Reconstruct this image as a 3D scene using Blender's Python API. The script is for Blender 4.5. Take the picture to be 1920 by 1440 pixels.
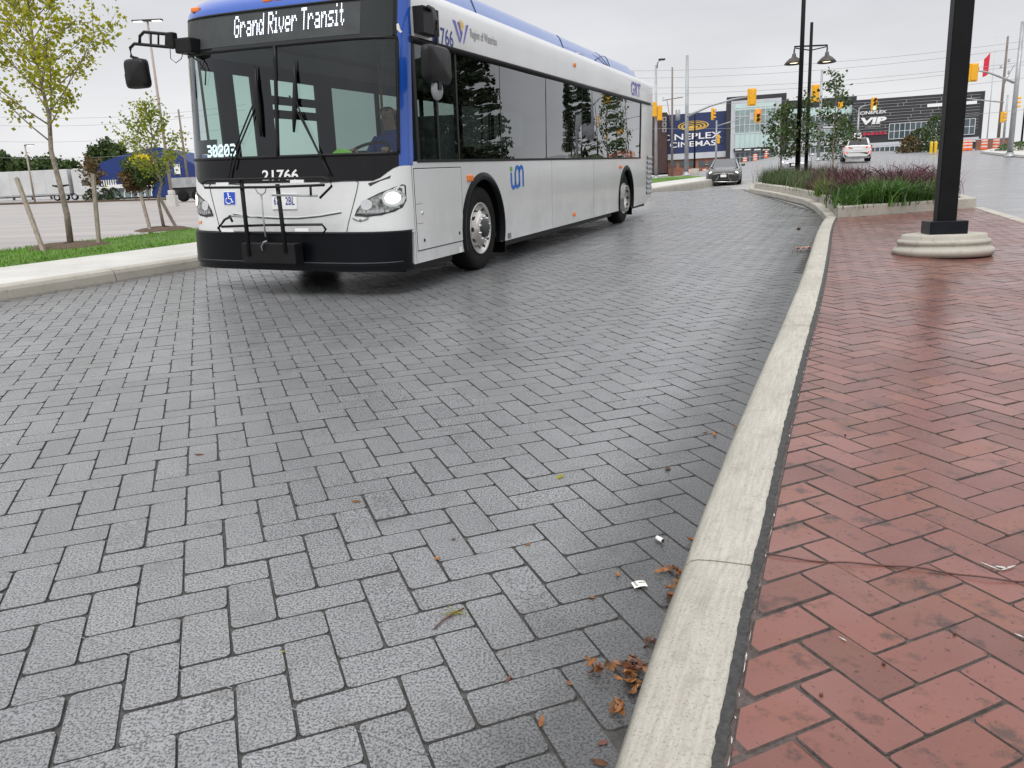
import bpy, bmesh, math, random
import numpy as np
from mathutils import Vector, Matrix
random.seed(7); rng = np.random.default_rng(11)
for o in list(bpy.data.objects): bpy.data.objects.remove(o)
SC = bpy.context.scene; COL = SC.collection; PI = math.pi

# ------------------------------------------------------------------ camera
F = 1442.0; CH = 9.60453655*0.127            # focal length in photo pixels, lens height in metres
RW = np.array([[0.999629838, -0.00748512284, -0.0261564], [-0.0272063238, -0.275022219, -0.96105286], [0.0, 0.961408732, -0.27512406]])
cam = bpy.data.cameras.new('Camera'); cam.sensor_width = 36; cam.lens = F/1920*36; cam.clip_end = 3000; cam.clip_start = 0.05
co = bpy.data.objects.new('Camera', cam); COL.objects.link(co)
m = Matrix.Identity(4)
for i in range(3): m[i][0], m[i][1], m[i][2] = RW[0][i], -RW[1][i], -RW[2][i]
m[2][3] = CH; co.matrix_world = m; SC.camera = co

# ------------------------------------------------------------------ sky, sun, exposure
SUN_EL, SUN_AZ = math.radians(58), math.radians(200)
w = bpy.data.worlds.new('World'); SC.world = w; w.use_nodes = True
nt = w.node_tree; nt.nodes.clear()
def wn(t, **k):
    n = nt.nodes.new(t)
    for a, b in k.items(): setattr(n, a, b)
    return n
sky = wn('ShaderNodeTexSky', sky_type='NISHITA', sun_disc=False, sun_elevation=SUN_EL, sun_rotation=SUN_AZ, dust_density=4.0)
b1 = wn('ShaderNodeBackground'); b1.inputs[1].default_value = 0.09; nt.links.new(sky.outputs[0], b1.inputs[0])
tc = wn('ShaderNodeTexCoord'); sep = wn('ShaderNodeSeparateXYZ'); nt.links.new(tc.outputs['Generated'], sep.inputs[0])
mr = wn('ShaderNodeMapRange'); mr.inputs[1].default_value = -0.02; mr.inputs[2].default_value = 0.9
nt.links.new(sep.outputs[2], mr.inputs[0])
cr = wn('ShaderNodeValToRGB'); e = cr.color_ramp.elements
e[0].position = 0.0; e[0].color = (0.78, 0.78, 0.785, 1); e[1].position = 1.0; e[1].color = (1.35, 1.35, 1.36, 1)
k = cr.color_ramp.elements.new(0.22); k.color = (0.66, 0.665, 0.695, 1)
k = cr.color_ramp.elements.new(0.5); k.color = (0.84, 0.845, 0.87, 1)
nt.links.new(mr.outputs[0], cr.inputs[0])
mp = wn('ShaderNodeMapping'); mp.inputs['Scale'].default_value = (1.3, 1.3, 4.5); nt.links.new(tc.outputs['Generated'], mp.inputs[0])
cn = wn('ShaderNodeTexNoise'); cn.inputs['Scale'].default_value = 2.2; cn.inputs['Detail'].default_value = 6; cn.inputs['Roughness'].default_value = 0.5
nt.links.new(mp.outputs[0], cn.inputs['Vector'])
mm = wn('ShaderNodeMapRange'); mm.inputs[1].default_value = 0.3; mm.inputs[2].default_value = 0.7; mm.inputs[3].default_value = 0.87; mm.inputs[4].default_value = 1.06
nt.links.new(cn.outputs[0], mm.inputs[0])
vm = wn('ShaderNodeVectorMath', operation='SCALE'); nt.links.new(cr.outputs[0], vm.inputs[0]); nt.links.new(mm.outputs[0], vm.inputs['Scale'])
b2 = wn('ShaderNodeBackground'); b2.inputs[1].default_value = 1.0; nt.links.new(vm.outputs[0], b2.inputs[0])
mx = wn('ShaderNodeMixShader'); mx.inputs[0].default_value = 0.93; nt.links.new(b1.outputs[0], mx.inputs[1]); nt.links.new(b2.outputs[0], mx.inputs[2])
wo = wn('ShaderNodeOutputWorld'); nt.links.new(mx.outputs[0], wo.inputs[0])
sd = bpy.data.lights.new('Sun', 'SUN'); sd.energy = 1.5; sd.angle = math.radians(30); sd.color = (1.0, 0.98, 0.95)
so = bpy.data.objects.new('Sun', sd); COL.objects.link(so)
so.rotation_euler = (PI/2-SUN_EL, 0, math.radians(-20))
SC.view_settings.view_transform = 'Standard'; SC.view_settings.look = 'None'; SC.view_settings.exposure = 0.25; SC.view_settings.gamma = 1.0
try: SC.view_settings.use_curve_mapping = False
except Exception: pass

# ------------------------------------------------------------------ surveying helpers (photo pixels -> metres on real surfaces)
CAM = np.array([0, 0, CH])
def ray(u, v): return RW.T @ np.array([(u-960)/F, (v-720)/F, 1.0])
def pix(p):
    y = RW @ (np.array(p[:3], float)-CAM); return y[0]/y[2]*F+960, y[1]/y[2]*F+720
def G(u, v, z=0.0):
    d = ray(u, v); return CAM + d*((z-CH)/d[2])
def atY(u, v, Y):
    d = ray(u, v); return CAM + d*(Y/d[1])
def sm(t): t = min(1.0, max(0.0, t)); return t*t*(3-2*t)
K0 = np.array([-4.15, 10.1]); KD = np.array([.467, 1.0]); KD = KD/np.linalg.norm(KD); KN = np.array([-KD[1], KD[0]])
def K(s, q, z=0.0): p = K0+KD*s+KN*q; return (p[0], p[1], z)
def H(x, y):                                   # the lie of the land away from the flat paved lane
    q = (x-K0[0])*KN[0]+(y-K0[1])*KN[1]
    z = -0.022*max(0.0, y-14)*sm((q-4.5)/10)
    z += 0.78*sm((x-12)/14)*sm((y-22)/40) + 0.55*sm((x-26)/22)*sm((y-46)/30)
    z -= 0.2*sm((y-30)/9)*sm((60-y)/12)*sm((16-x)/4)*sm((q+9)/4+1)
    return z + 0.45*sm((y-75)/80)*sm((x+10)/25)
def T(u, v):                                   # where a line of sight meets the land
    d = ray(u, v); t0 = 2.0
    while t0 < 600:
        p = CAM+d*t0
        if p[2] <= H(p[0], p[1]): return p
        t0 *= 1.004
    return p
DN = np.array([280, 6180, 1442.0]); UP = -(RW.T @ DN); UP = Vector(UP/np.linalg.norm(UP))   # plumb line: the street climbs gently
GM = Vector((0, 0, 1)).rotation_difference(UP).to_matrix().to_4x4()
def hz(base, v):                               # plumb height that reaches photo row v
    lo, hi = 0.0, 80.0; b = Vector(base)
    for _ in range(40):
        mi = (lo+hi)/2
        if pix(b+UP*mi)[1] > v: lo = mi
        else: hi = mi
    return lo

# ------------------------------------------------------------------ building helpers
class MB:
    def __init__(s): s.v = []; s.f = []; s.sm = []
    def add(s, vs, fs, smooth=False):
        n = len(s.v); s.v += [tuple(map(float, a)) for a in vs]; s.f += [tuple(i+n for i in q) for q in fs]; s.sm += [smooth]*len(fs); return s
    def bx(s, x0, x1, y0, y1, z0, z1, M=None):
        vs = [Vector((x, y, z)) for z in (z0, z1) for x, y in ((x0, y0), (x1, y0), (x1, y1), (x0, y1))]
        if M is not None: vs = [M @ a for a in vs]
        return s.add(vs, [(3, 2, 1, 0), (4, 5, 6, 7), (0, 1, 5, 4), (1, 2, 6, 5), (2, 3, 7, 6), (3, 0, 4, 7)])
    def tube(s, pts, r, n=8, caps=True, smooth=True):
        P = [Vector(p[:3]) for p in pts]; R = r if isinstance(r, (list, tuple)) else [r]*len(P); vs = []; fs = []
        for i, p in enumerate(P):
            d = (P[min(i+1, len(P)-1)]-P[max(i-1, 0)]).normalized()
            a = d.cross(Vector((0, 0, 1)) if abs(d.z) < 0.9 else Vector((1, 0, 0))).normalized(); b = d.cross(a)
            for k in range(n):
                t = 2*PI*k/n; vs.append(p+(a*math.cos(t)+b*math.sin(t))*R[i])
        for i in range(len(P)-1):
            for k in range(n): fs.append((i*n+k, i*n+(k+1) % n, (i+1)*n+(k+1) % n, (i+1)*n+k))
        s.add(vs, fs, smooth)
        if caps: L = len(s.v)-len(vs); s.f += [tuple(L+k for k in range(n))[::-1], tuple(L+len(vs)-n+k for k in range(n))]; s.sm += [False, False]
        return s
    def lathe(s, prof, n=24, M=None, smooth=True, close=False):     # prof: (radius, height)
        vs = []; fs = []
        for r, z in prof:
            for k in range(n): t = 2*PI*k/n; a = Vector((r*math.cos(t), r*math.sin(t), z)); vs.append(M @ a if M is not None else a)
        for i in range(len(prof)-1):
            for k in range(n): fs.append((i*n+k, i*n+(k+1) % n, (i+1)*n+(k+1) % n, (i+1)*n+k))
        s.add(vs, fs, smooth)
        if close: L = len(s.v)-len(vs); s.f += [tuple(L+k for k in range(n))[::-1], tuple(L+len(vs)-n+k for k in range(n))]; s.sm += [False, False]
        return s
    def grid(s, fn, nu, nv, smooth=True):
        vs = [fn(i/nu, j/nv) for j in range(nv+1) for i in range(nu+1)]
        fs = [(j*(nu+1)+i, j*(nu+1)+i+1, (j+1)*(nu+1)+i+1, (j+1)*(nu+1)+i) for j in range(nv) for i in range(nu)]
        return s.add(vs, fs, smooth)
    def slab(s, poly, fa, fb):                 # outline (2-D) mapped to a front and a back face, with edges
        n = len(poly); s.add([fa(*p) for p in poly]+[fb(*p) for p in poly], [tuple(range(n)), tuple(range(2*n-1, n-1, -1))]+[(i, i+n, (i+1) % n+n, (i+1) % n) for i in range(n)]); return s
    def prism(s, poly, z0, z1): return s.slab(poly, lambda x, y: (x, y, z1), lambda x, y: (x, y, z0))
    def build(s, name, mat, parent=None, bevel=0, fix=False, world=False, seg=2):
        me = bpy.data.meshes.new(name); V = s.v
        if world and parent is not None:
            iv = rootm(parent).inverted(); V = [tuple(iv @ Vector(a)) for a in V]
        me.from_pydata(V, [], s.f)
        me.polygons.foreach_set('use_smooth', s.sm)
        if fix:
            bm = bmesh.new(); bm.from_mesh(me); bmesh.ops.recalc_face_normals(bm, faces=bm.faces); bm.to_mesh(me); bm.free()
        me.materials.append(MT[mat] if isinstance(mat, str) else mat); me.update()
        o = bpy.data.objects.new(name, me); COL.objects.link(o); o.parent = parent
        if bevel:
            b = o.modifiers.new('bevel', 'BEVEL'); b.width = bevel; b.segments = seg; b.limit_method = 'ANGLE'; b.angle_limit = math.radians(35)
        return o
def rootm(o):
    while o.parent is not None: o = o.parent
    return o.matrix_basis.copy()
def tag(o, label, cat=None, group=None, kind=None):
    if label: o['label'] = label
    if cat: o['category'] = cat
    if group: o['group'] = group
    if kind: o['kind'] = kind
    return o
def thing(name, label, cat, loc=(0, 0, 0), rotz=0.0, group=None, plumb=True):
    o = bpy.data.objects.new(name, None); COL.objects.link(o); o.empty_display_size = 0.2
    o.matrix_basis = Matrix.Translation(Vector(loc[:3])) @ (GM if plumb else Matrix.Identity(4)) @ Matrix.Rotation(rotz, 4, 'Z')
    return tag(o, label, cat, group)
def dup(src, loc, rotz, label, group=None, plumb=True):
    def cp(o, par):
        c = o.copy(); COL.objects.link(c); c.parent = par
        for ch in [q for q in o.children]: cp(ch, c)
        return c
    r = cp(src, None); r.matrix_basis = Matrix.Translation(Vector(loc[:3])) @ (GM if plumb else Matrix.Identity(4)) @ Matrix.Rotation(rotz, 4, 'Z')
    r['label'] = label
    if group: r['group'] = group
    return r
def struct(o): o['kind'] = 'structure'; return o
def text_verts(txt, bold=0.0, shear=0.0, ext=0.0):
    cu = bpy.data.curves.new('t', 'FONT'); cu.body = txt; cu.size = 1; cu.offset = bold; cu.shear = shear; cu.extrude = 0; cu.resolution_u = 3; cu.align_x = 'LEFT'
    to = bpy.data.objects.new('t', cu); COL.objects.link(to)
    me = bpy.data.meshes.new_from_object(to.evaluated_get(bpy.context.evaluated_depsgraph_get()))
    vs = np.array([v.co[:] for v in me.vertices]); fs = [tuple(p.vertices) for p in me.polygons]
    bpy.data.objects.remove(to); bpy.data.curves.remove(cu); bpy.data.meshes.remove(me)
    a, b = vs[:, 0].min(), vs[:, 0].max(); c, d = vs[:, 1].min(), vs[:, 1].max()
    return np.c_[(vs[:, 0]-a)/(b-a), (vs[:, 1]-c)/(d-c)], fs
def lettering(name, txt, mat, parent, fn, bold=0.0, shear=0.0, label=None):   # fn maps 0..1 x 0..1 to a point on the lettered face
    vs, fs = text_verts(txt, bold, shear); mb = MB(); mb.add([fn(a, b) for a, b in vs], fs)
    o = mb.build(name, mat, parent)
    if label: o['label'] = label
    return o

# ------------------------------------------------------------------ materials
MT = {}
def mat(name, col, rough=0.5, var=0.12, scale=3.0, bump=0.0, bscale=60.0, metal=0.0, spec=0.5, coat=0.0, emit=0, col2=None, rvar=0.0, coords='pos', grime=False, island=0.0, stretch=None, lo=0.35, hi=0.65, detail=5, trans=0.0):
    M = bpy.data.materials.new(name); M.use_nodes = True; t = M.node_tree; b = t.nodes['Principled BSDF']; ln = t.links.new
    b.inputs['Roughness'].default_value = rough; b.inputs['Metallic'].default_value = metal; b.inputs['Specular IOR Level'].default_value = spec; b.inputs['Coat Weight'].default_value = coat
    if coat: b.inputs['Coat Roughness'].default_value = 0.06
    c = tuple(col)+(1,)
    if coords == 'pos': g = t.nodes.new('ShaderNodeNewGeometry').outputs['Position']
    else: g = t.nodes.new('ShaderNodeTexCoord').outputs['Object']
    if stretch:
        q = t.nodes.new('ShaderNodeMapping'); q.inputs['Scale'].default_value = stretch[:3]
        if len(stretch) > 3: q.inputs['Rotation'].default_value = (0, 0, stretch[3])
        ln(g, q.inputs[0]); g = q.outputs[0]
    out = None
    if var or col2:
        n = t.nodes.new('ShaderNodeTexNoise'); n.inputs['Scale'].default_value = scale; n.inputs['Detail'].default_value = detail; n.inputs['Roughness'].default_value = 0.62; ln(g, n.inputs['Vector'])
        r = t.nodes.new('ShaderNodeValToRGB'); r.color_ramp.elements[0].position = lo; r.color_ramp.elements[1].position = hi
        d = col2 if col2 else tuple(min(1, x*(1+var)) for x in col)
        r.color_ramp.elements[0].color = tuple(x*(1-var) for x in col)+(1,) if not col2 else c; r.color_ramp.elements[1].color = tuple(d)+(1,)
        ln(n.outputs[0], r.inputs[0]); out = r.outputs[0]
        if rvar:
            k = t.nodes.new('ShaderNodeMapRange'); k.inputs[1].default_value = 0.3; k.inputs[2].default_value = 0.7; k.inputs[3].default_value = rough-rvar; k.inputs[4].default_value = rough+rvar
            n2 = t.nodes.new('ShaderNodeTexNoise'); n2.inputs['Scale'].default_value = scale*0.37; n2.inputs['Detail'].default_value = 4; ln(g, n2.inputs['Vector']); ln(n2.outputs[0], k.inputs[0]); ln(k.outputs[0], b.inputs['Roughness'])
    if grime:                                   # road film on the lower panels
        sz = t.nodes.new('ShaderNodeSeparateXYZ'); ln(t.nodes.new('ShaderNodeNewGeometry').outputs['Position'], sz.inputs[0]); zr_ = t.nodes.new('ShaderNodeMapRange'); zr_.inputs[1].default_value = .25; zr_.inputs[2].default_value = .95; zr_.inputs[3].default_value = .36; zr_.inputs[4].default_value = .02; ln(sz.outputs[2], zr_.inputs[0])
        n3 = t.nodes.new('ShaderNodeTexNoise'); n3.inputs['Scale'].default_value = 2.6; n3.inputs['Detail'].default_value = 7; n3.inputs['Roughness'].default_value = .7; ln(t.nodes.new('ShaderNodeNewGeometry').outputs['Position'], n3.inputs['Vector']); k3 = t.nodes.new('ShaderNodeMapRange'); k3.inputs[1].default_value = .38; k3.inputs[2].default_value = .68; ln(n3.outputs[0], k3.inputs[0])
        m3 = t.nodes.new('ShaderNodeMath'); m3.operation = 'MULTIPLY'; ln(zr_.outputs[0], m3.inputs[0]); ln(k3.outputs[0], m3.inputs[1]); x3 = t.nodes.new('ShaderNodeMix'); x3.data_type = 'RGBA'; ln(m3.outputs[0], x3.inputs[0]); ln(out, x3.inputs[6]); x3.inputs[7].default_value = (.30, .28, .25, 1); out = x3.outputs[2]
    if island:
        oi = t.nodes.new('ShaderNodeObjectInfo'); ge = t.nodes.new('ShaderNodeNewGeometry'); ad = t.nodes.new('ShaderNodeMath'); ad.operation = 'ADD'; ln(oi.outputs['Random'], ad.inputs[0]); ln(ge.outputs['Random Per Island'], ad.inputs[1])
        fr = t.nodes.new('ShaderNodeMath'); fr.operation = 'FRACT'; ln(ad.outputs[0], fr.inputs[0])
        mrn = t.nodes.new('ShaderNodeMapRange'); mrn.inputs[3].default_value = 1-island; mrn.inputs[4].default_value = 1+island; ln(fr.outputs[0], mrn.inputs[0])
        vmn = t.nodes.new('ShaderNodeVectorMath'); vmn.operation = 'SCALE'; ln(mrn.outputs[0], vmn.inputs['Scale'])
        if out: ln(out, vmn.inputs[0])
        else: vmn.inputs[0].default_value = col
        out = vmn.outputs[0]
    if out: ln(out, b.inputs['Base Color'])
    else: b.inputs['Base Color'].default_value = c
    if bump:
        n = t.nodes.new('ShaderNodeTexNoise'); n.inputs['Scale'].default_value = bscale; n.inputs['Detail'].default_value = 4; ln(g, n.inputs['Vector'])
        bp = t.nodes.new('ShaderNodeBump'); bp.inputs['Strength'].default_value = 1.0; bp.inputs['Distance'].default_value = bump; ln(n.outputs[0], bp.inputs['Height']); ln(bp.outputs[0], b.inputs['Normal'])
    if emit: b.inputs['Emission Color'].default_value = c; b.inputs['Emission Strength'].default_value = emit
    if trans:                                   # thin leaves let light through
        tr = t.nodes.new('ShaderNodeBsdfTranslucent'); mxs = t.nodes.new('ShaderNodeMixShader'); mxs.inputs[0].default_value = trans
        if out: ln(out, tr.inputs[0])
        else: tr.inputs[0].default_value = c
        ln(b.outputs[0], mxs.inputs[1]); ln(tr.outputs[0], mxs.inputs[2]); ln(mxs.outputs[0], t.nodes['Material Output'].inputs[0])
    MT[name] = M; return M
def glass(name, tint, rough=0.0, ior=1.5, boost=1.0):
    M = bpy.data.materials.new(name); M.use_nodes = True; t = M.node_tree; t.nodes.clear(); ln = t.links.new
    tr = t.nodes.new('ShaderNodeBsdfTransparent'); tr.inputs[0].default_value = tuple(tint)+(1,)
    gl = t.nodes.new('ShaderNodeBsdfGlossy'); gl.inputs['Roughness'].default_value = rough; gl.inputs[0].default_value = (0.95, 0.97, 1, 1)
    fr = t.nodes.new('ShaderNodeLayerWeight'); fr.inputs[0].default_value = 0.5
    pw = t.nodes.new('ShaderNodeMath'); pw.operation = 'POWER'; pw.inputs[1].default_value = 4.0; ln(fr.outputs['Facing'], pw.inputs[0])
    f0 = ((ior-1)/(ior+1))**2; mu = t.nodes.new('ShaderNodeMath'); mu.operation = 'MULTIPLY_ADD'; mu.use_clamp = True; mu.inputs[1].default_value = (1-f0)*boost; mu.inputs[2].default_value = f0*boost; ln(pw.outputs[0], mu.inputs[0])
    mi = t.nodes.new('ShaderNodeMixShader'); ln(mu.outputs[0], mi.inputs[0]); ln(tr.outputs[0], mi.inputs[1]); ln(gl.outputs[0], mi.inputs[2])
    o = t.nodes.new('ShaderNodeOutputMaterial'); ln(mi.outputs[0], o.inputs[0]); MT[name] = M; return M

KPOLY = [float(c) for c in np.polyfit([.3, .85, 1.32, 1.71, 2.22, 2.81, 3.58, 4.72, 6.06, 8.02, 10.97, 15.04], [-.18, .015, .19, .331, .55, .799, 1.134, 1.625, 2.216, 3.042, 4.316, 6.084], 3)]
# --- two-scale stone materials for the near paving
def stone(name, c1, c2, spot, spotlo, spothi, rough, island, bump, gscale, stain=None, stain_amt=0.5, rv=0.13, gutter=False, tint=None, brush=False, spec=0.5):
    M = bpy.data.materials.new(name); M.use_nodes = True; t = M.node_tree; b = t.nodes['Principled BSDF']; ln = t.links.new
    P = t.nodes.new('ShaderNodeNewGeometry'); pos = P.outputs['Position']
    def noise(sc, det=4, ro=0.6):
        n = t.nodes.new('ShaderNodeTexNoise'); n.inputs['Scale'].default_value = sc; n.inputs['Detail'].default_value = det; n.inputs['Roughness'].default_value = ro; ln(pos, n.inputs['Vector']); return n.outputs[0]
    def ramp(src, a, ca, bb, cb):
        r = t.nodes.new('ShaderNodeValToRGB'); r.color_ramp.elements[0].position = a; r.color_ramp.elements[1].position = bb; r.color_ramp.elements[0].color = tuple(ca)+(1,); r.color_ramp.elements[1].color = tuple(cb)+(1,); ln(src, r.inputs[0]); return r.outputs[0]
    def mix(f, a, bb, mode='MIX'):
        x = t.nodes.new('ShaderNodeMix'); x.data_type = 'RGBA'; x.blend_type = mode
        if isinstance(f, float): x.inputs[0].default_value = f
        else: ln(f, x.inputs[0])
        ln(a, x.inputs[6])
        if isinstance(bb, tuple): x.inputs[7].default_value = bb+(1,)
        else: ln(bb, x.inputs[7])
        return x.outputs[2]
    base = ramp(noise(1.7), 0.3, c1, 0.7, c2); b.inputs['Specular IOR Level'].default_value = spec
    if tint: base = mix(ramp(noise(4.5, 5), 0.48, (0, 0, 0), 0.66, (.8, .8, .8)), base, tint)
    if brush:                                   # broom-finished concrete, scuffed by tyres on the road face
        def bn(sc, st):
            q = t.nodes.new('ShaderNodeMapping'); q.vector_type = 'TEXTURE'; q.inputs['Rotation'].default_value = (0, 0, math.radians(67)); q.inputs['Scale'].default_value = st; ln(pos, q.inputs[0]); n = t.nodes.new('ShaderNodeTexNoise'); n.inputs['Scale'].default_value = sc; n.inputs['Detail'].default_value = 4; n.inputs['Roughness'].default_value = .65; ln(q.outputs[0], n.inputs['Vector']); return n.outputs[0]
        base = mix(1.0, base, ramp(bn(90, (14, 1, 1)), 0.35, (.84, .83, .81), 0.62, (1.05, 1.05, 1.05)), 'MULTIPLY')
        sz = t.nodes.new('ShaderNodeSeparateXYZ'); ln(pos, sz.inputs[0]); zr_ = t.nodes.new('ShaderNodeMapRange'); zr_.inputs[1].default_value = .03; zr_.inputs[2].default_value = .127; zr_.inputs[3].default_value = 1.0; zr_.inputs[4].default_value = 0; ln(sz.outputs[2], zr_.inputs[0])
        mu_ = t.nodes.new('ShaderNodeMath'); mu_.operation = 'MULTIPLY'; ln(zr_.outputs[0], mu_.inputs[0]); ln(ramp(bn(9, (7, 1, 1)), 0.40, (0, 0, 0), 0.58, (1, 1, 1)), mu_.inputs[1]); base = mix(mu_.outputs[0], base, (0.11, 0.10, 0.085))
    grain = ramp(noise(gscale, 3, 0.7), spotlo, spot, spothi, (1, 1, 1))
    col = mix(1.0, base, grain, 'MULTIPLY')
    if stain:
        f = ramp(noise(9.0, 6, 0.7), 0.55, (0, 0, 0), 0.66, (stain_amt,)*3); col = mix(f, col, stain)
    if gutter:                                  # rain and dirt collect along the island kerb
        sx = t.nodes.new('ShaderNodeSeparateXYZ'); ln(pos, sx.inputs[0])
        def mth(op, a, bb):
            x = t.nodes.new('ShaderNodeMath'); x.operation = op
            for i_, q in enumerate((a, bb)):
                if isinstance(q, (int, float)): x.inputs[i_].default_value = q
                else: ln(q, x.inputs[i_])
            return x.outputs[0]
        h_ = KPOLY[0]
        for c_ in KPOLY[1:]: h_ = mth('ADD', mth('MULTIPLY', sx.outputs[1], h_), c_)
        dist = mth('MULTIPLY', mth('SUBTRACT', h_, sx.outputs[0]), 0.92); dist = mth('ADD', dist, mth('MULTIPLY', mth('SUBTRACT', noise(3.0, 5), 0.5), 0.46))
        wetf = t.nodes.new('ShaderNodeMapRange'); wetf.interpolation_type = 'SMOOTHSTEP'; wetf.inputs[1].default_value = 0.05; wetf.inputs[2].default_value = 0.55; wetf.inputs[3].default_value = 0.36; wetf.inputs[4].default_value = 1.0; ln(dist, wetf.inputs[0])
        vs_ = t.nodes.new('ShaderNodeVectorMath'); vs_.operation = 'SCALE'; ln(col, vs_.inputs[0]); ln(wetf.outputs[0], vs_.inputs['Scale']); col = vs_.outputs[0]
    oi = t.nodes.new('ShaderNodeObjectInfo'); ad = t.nodes.new('ShaderNodeMath'); ad.operation = 'ADD'; ln(oi.outputs['Random'], ad.inputs[0]); ln(P.outputs['Random Per Island'], ad.inputs[1])
    fr = t.nodes.new('ShaderNodeMath'); fr.operation = 'FRACT'; ln(ad.outputs[0], fr.inputs[0])
    mrn = t.nodes.new('ShaderNodeMapRange'); mrn.inputs[3].default_value = 1-island; mrn.inputs[4].default_value = 1+island; ln(fr.outputs[0], mrn.inputs[0])
    vmn = t.nodes.new('ShaderNodeVectorMath'); vmn.operation = 'SCALE'; ln(col, vmn.inputs[0]); ln(mrn.outputs[0], vmn.inputs['Scale']); ln(vmn.outputs[0], b.inputs['Base Color'])
    k = t.nodes.new('ShaderNodeMapRange'); k.inputs[1].default_value = 0.35; k.inputs[2].default_value = 0.65; k.inputs[3].default_value = rough-rv; k.inputs[4].default_value = rough+rv; ln(noise(0.8, 4), k.inputs[0]); ln(k.outputs[0], b.inputs['Roughness'])
    bp = t.nodes.new('ShaderNodeBump'); bp.inputs['Distance'].default_value = bump; ln(noise(gscale*0.8, 4, 0.7), bp.inputs['Height']); ln(bp.outputs[0], b.inputs['Normal'])
    MT[name] = M
stone('paver_grey', (0.22, 0.225, 0.232), (0.272, 0.277, 0.285), (0.24, 0.24, 0.24), 0.41, 0.54, 0.28, 0.06, 0.0012, 150, (0.10, 0.095, 0.088), 0.4, 0.07, gutter=True, spec=0.65)
stone('brick_red', (0.150, 0.051, 0.041), (0.198, 0.090, 0.075), (0.4, 0.34, 0.33), 0.31, 0.37, 0.26, 0.18, 0.0012, 60, (0.055, 0.032, 0.03), 0.85, 0.08, tint=(0.195, 0.076, 0.049), spec=0.45)
stone('kerb_concrete', (0.385, 0.368, 0.322), (0.485, 0.467, 0.415), (0.62, 0.6, 0.56), 0.30, 0.48, 0.75, 0.05, 0.0022, 150, (0.23, 0.21, 0.17), 0.35, brush=True)
stone('cast_concrete', (0.38, 0.36, 0.31), (0.48, 0.455, 0.40), (0.62, 0.6, 0.56), 0.30, 0.48, 0.75, 0.05, 0.0022, 120, (0.20, 0.19, 0.16), 0.5)
stone('walk_concrete', (0.50, 0.49, 0.46), (0.60, 0.59, 0.56), (0.75, 0.75, 0.75), 0.3, 0.45, 0.42, 0.04, 0.001, 120)
mat('joint_dark', (0.06, 0.059, 0.057), 0.8, 0.35, 40, 0.003, 180)
mat('joint_mortar', (0.085, 0.066, 0.060), 0.8, 0.3, 40, 0.003, 180)
mat('tar', (0.035, 0.034, 0.033), 0.6, 0.4, 60, 0.004, 200)
mat('efflorescence', (0.45, 0.43, 0.40), 0.8, 0.2, 30, 0.002, 120)
mat('asphalt_wet', (0.225, 0.227, 0.235), 0.32, 0.14, 0.5, 0.0, 60, rvar=0.1, stretch=(1, 6, 1, 0.38))
mat('lot_asphalt', (0.30, 0.275, 0.26), 0.42, 0.18, 0.25, rvar=0.08, stretch=(0.3, 3, 1))
mat('ground_far', (0.30, 0.29, 0.28), 0.5, 0.12, 0.1, rvar=0.08)
mat('grass', (0.085, 0.18, 0.02), 0.85, 0.3, 9, 0.01, 60)
mat('blade', (0.12, 0.25, 0.02), 0.6, 0.3, 3, island=0.35, trans=0.3)
mat('soil', (0.075, 0.05, 0.035), 0.95, 0.4, 20, 0.01, 60)
mat('mulch', (0.11, 0.075, 0.05), 0.95, 0.4, 30, 0.015, 70)
mat('bus_white', (0.68, 0.69, 0.685), 0.22, 0.05, 0.9, coat=0.5, rvar=0.05, stretch=(1, 1, .35), grime=True)
mat('bus_blue', (0.015, 0.085, 0.42), 0.18, 0.05, 1.0, coat=0.6)
mat('bus_blue_sky_sheen', (0.10, 0.20, 0.52), 0.20, 0.05, 1.0, coat=0.6)  # body blue lightened: sky sheen on the slanted fairing put into the colour
mat('black_plastic', (0.010, 0.010, 0.011), 0.45, 0.15, 6, spec=0.25)
mat('bumper_rubber', (0.003, 0.0036, 0.0055), 0.33, 0.2, 3, rvar=0.08, spec=0.16)
mat('black_gloss', (0.003, 0.003, 0.0035), 0.12, 0.0, spec=0.35)
mat('seam_dark', (0.03, 0.03, 0.03), 0.6, 0)
mat('sign_panel', (0.012, 0.016, 0.016), 0.12, 0.1, 20, spec=0.5)
mat('led_white', (0.86, 0.9, 1.0), 0.5, 0, emit=1.6)
mat('amber', (0.85, 0.22, 0.03), 0.25, 0.1, 30)
mat('tyre', (0.010, 0.010, 0.010), 0.75, 0.25, 12, 0.002, 60, spec=0.2)
mat('rim_metal', (0.62, 0.6, 0.57), 0.28, 0.15, 10, metal=0.9, rvar=0.1)
mat('chrome', (0.75, 0.75, 0.74), 0.12, 0.05, 20, metal=1.0)
mat('lamp_lens', (1.0, 0.97, 0.82), 0.2, 0, emit=2.2)
mat('lens_clear', (0.30, 0.31, 0.30), 0.18, 0.75, 22, metal=0.8)
mat('interior_dark', (0.045, 0.05, 0.052), 0.7, 0.2, 4)
mat('interior_grey', (0.16, 0.175, 0.175), 0.7, 0.15, 4)
mat('yellow_rail', (0.55, 0.42, 0.02), 0.35, 0.1, 10)
mat('hi_vis', (0.35, 0.75, 0.10), 0.6, 0.15, 20)
mat('paper', (0.72, 0.71, 0.67), 0.7, 0.05, 60)
mat('print_black', (0.03, 0.03, 0.035), 0.6, 0)
mat('white_print', (0.82, 0.82, 0.82), 0.5, 0)
mat('navy_print', (0.02, 0.04, 0.25), 0.4, 0)
mat('grey_print', (0.18, 0.18, 0.18), 0.5, 0)
mat('ion_blue', (0.01, 0.14, 0.52), 0.35, 0)
mat('ion_green', (0.12, 0.42, 0.08), 0.35, 0)
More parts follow.
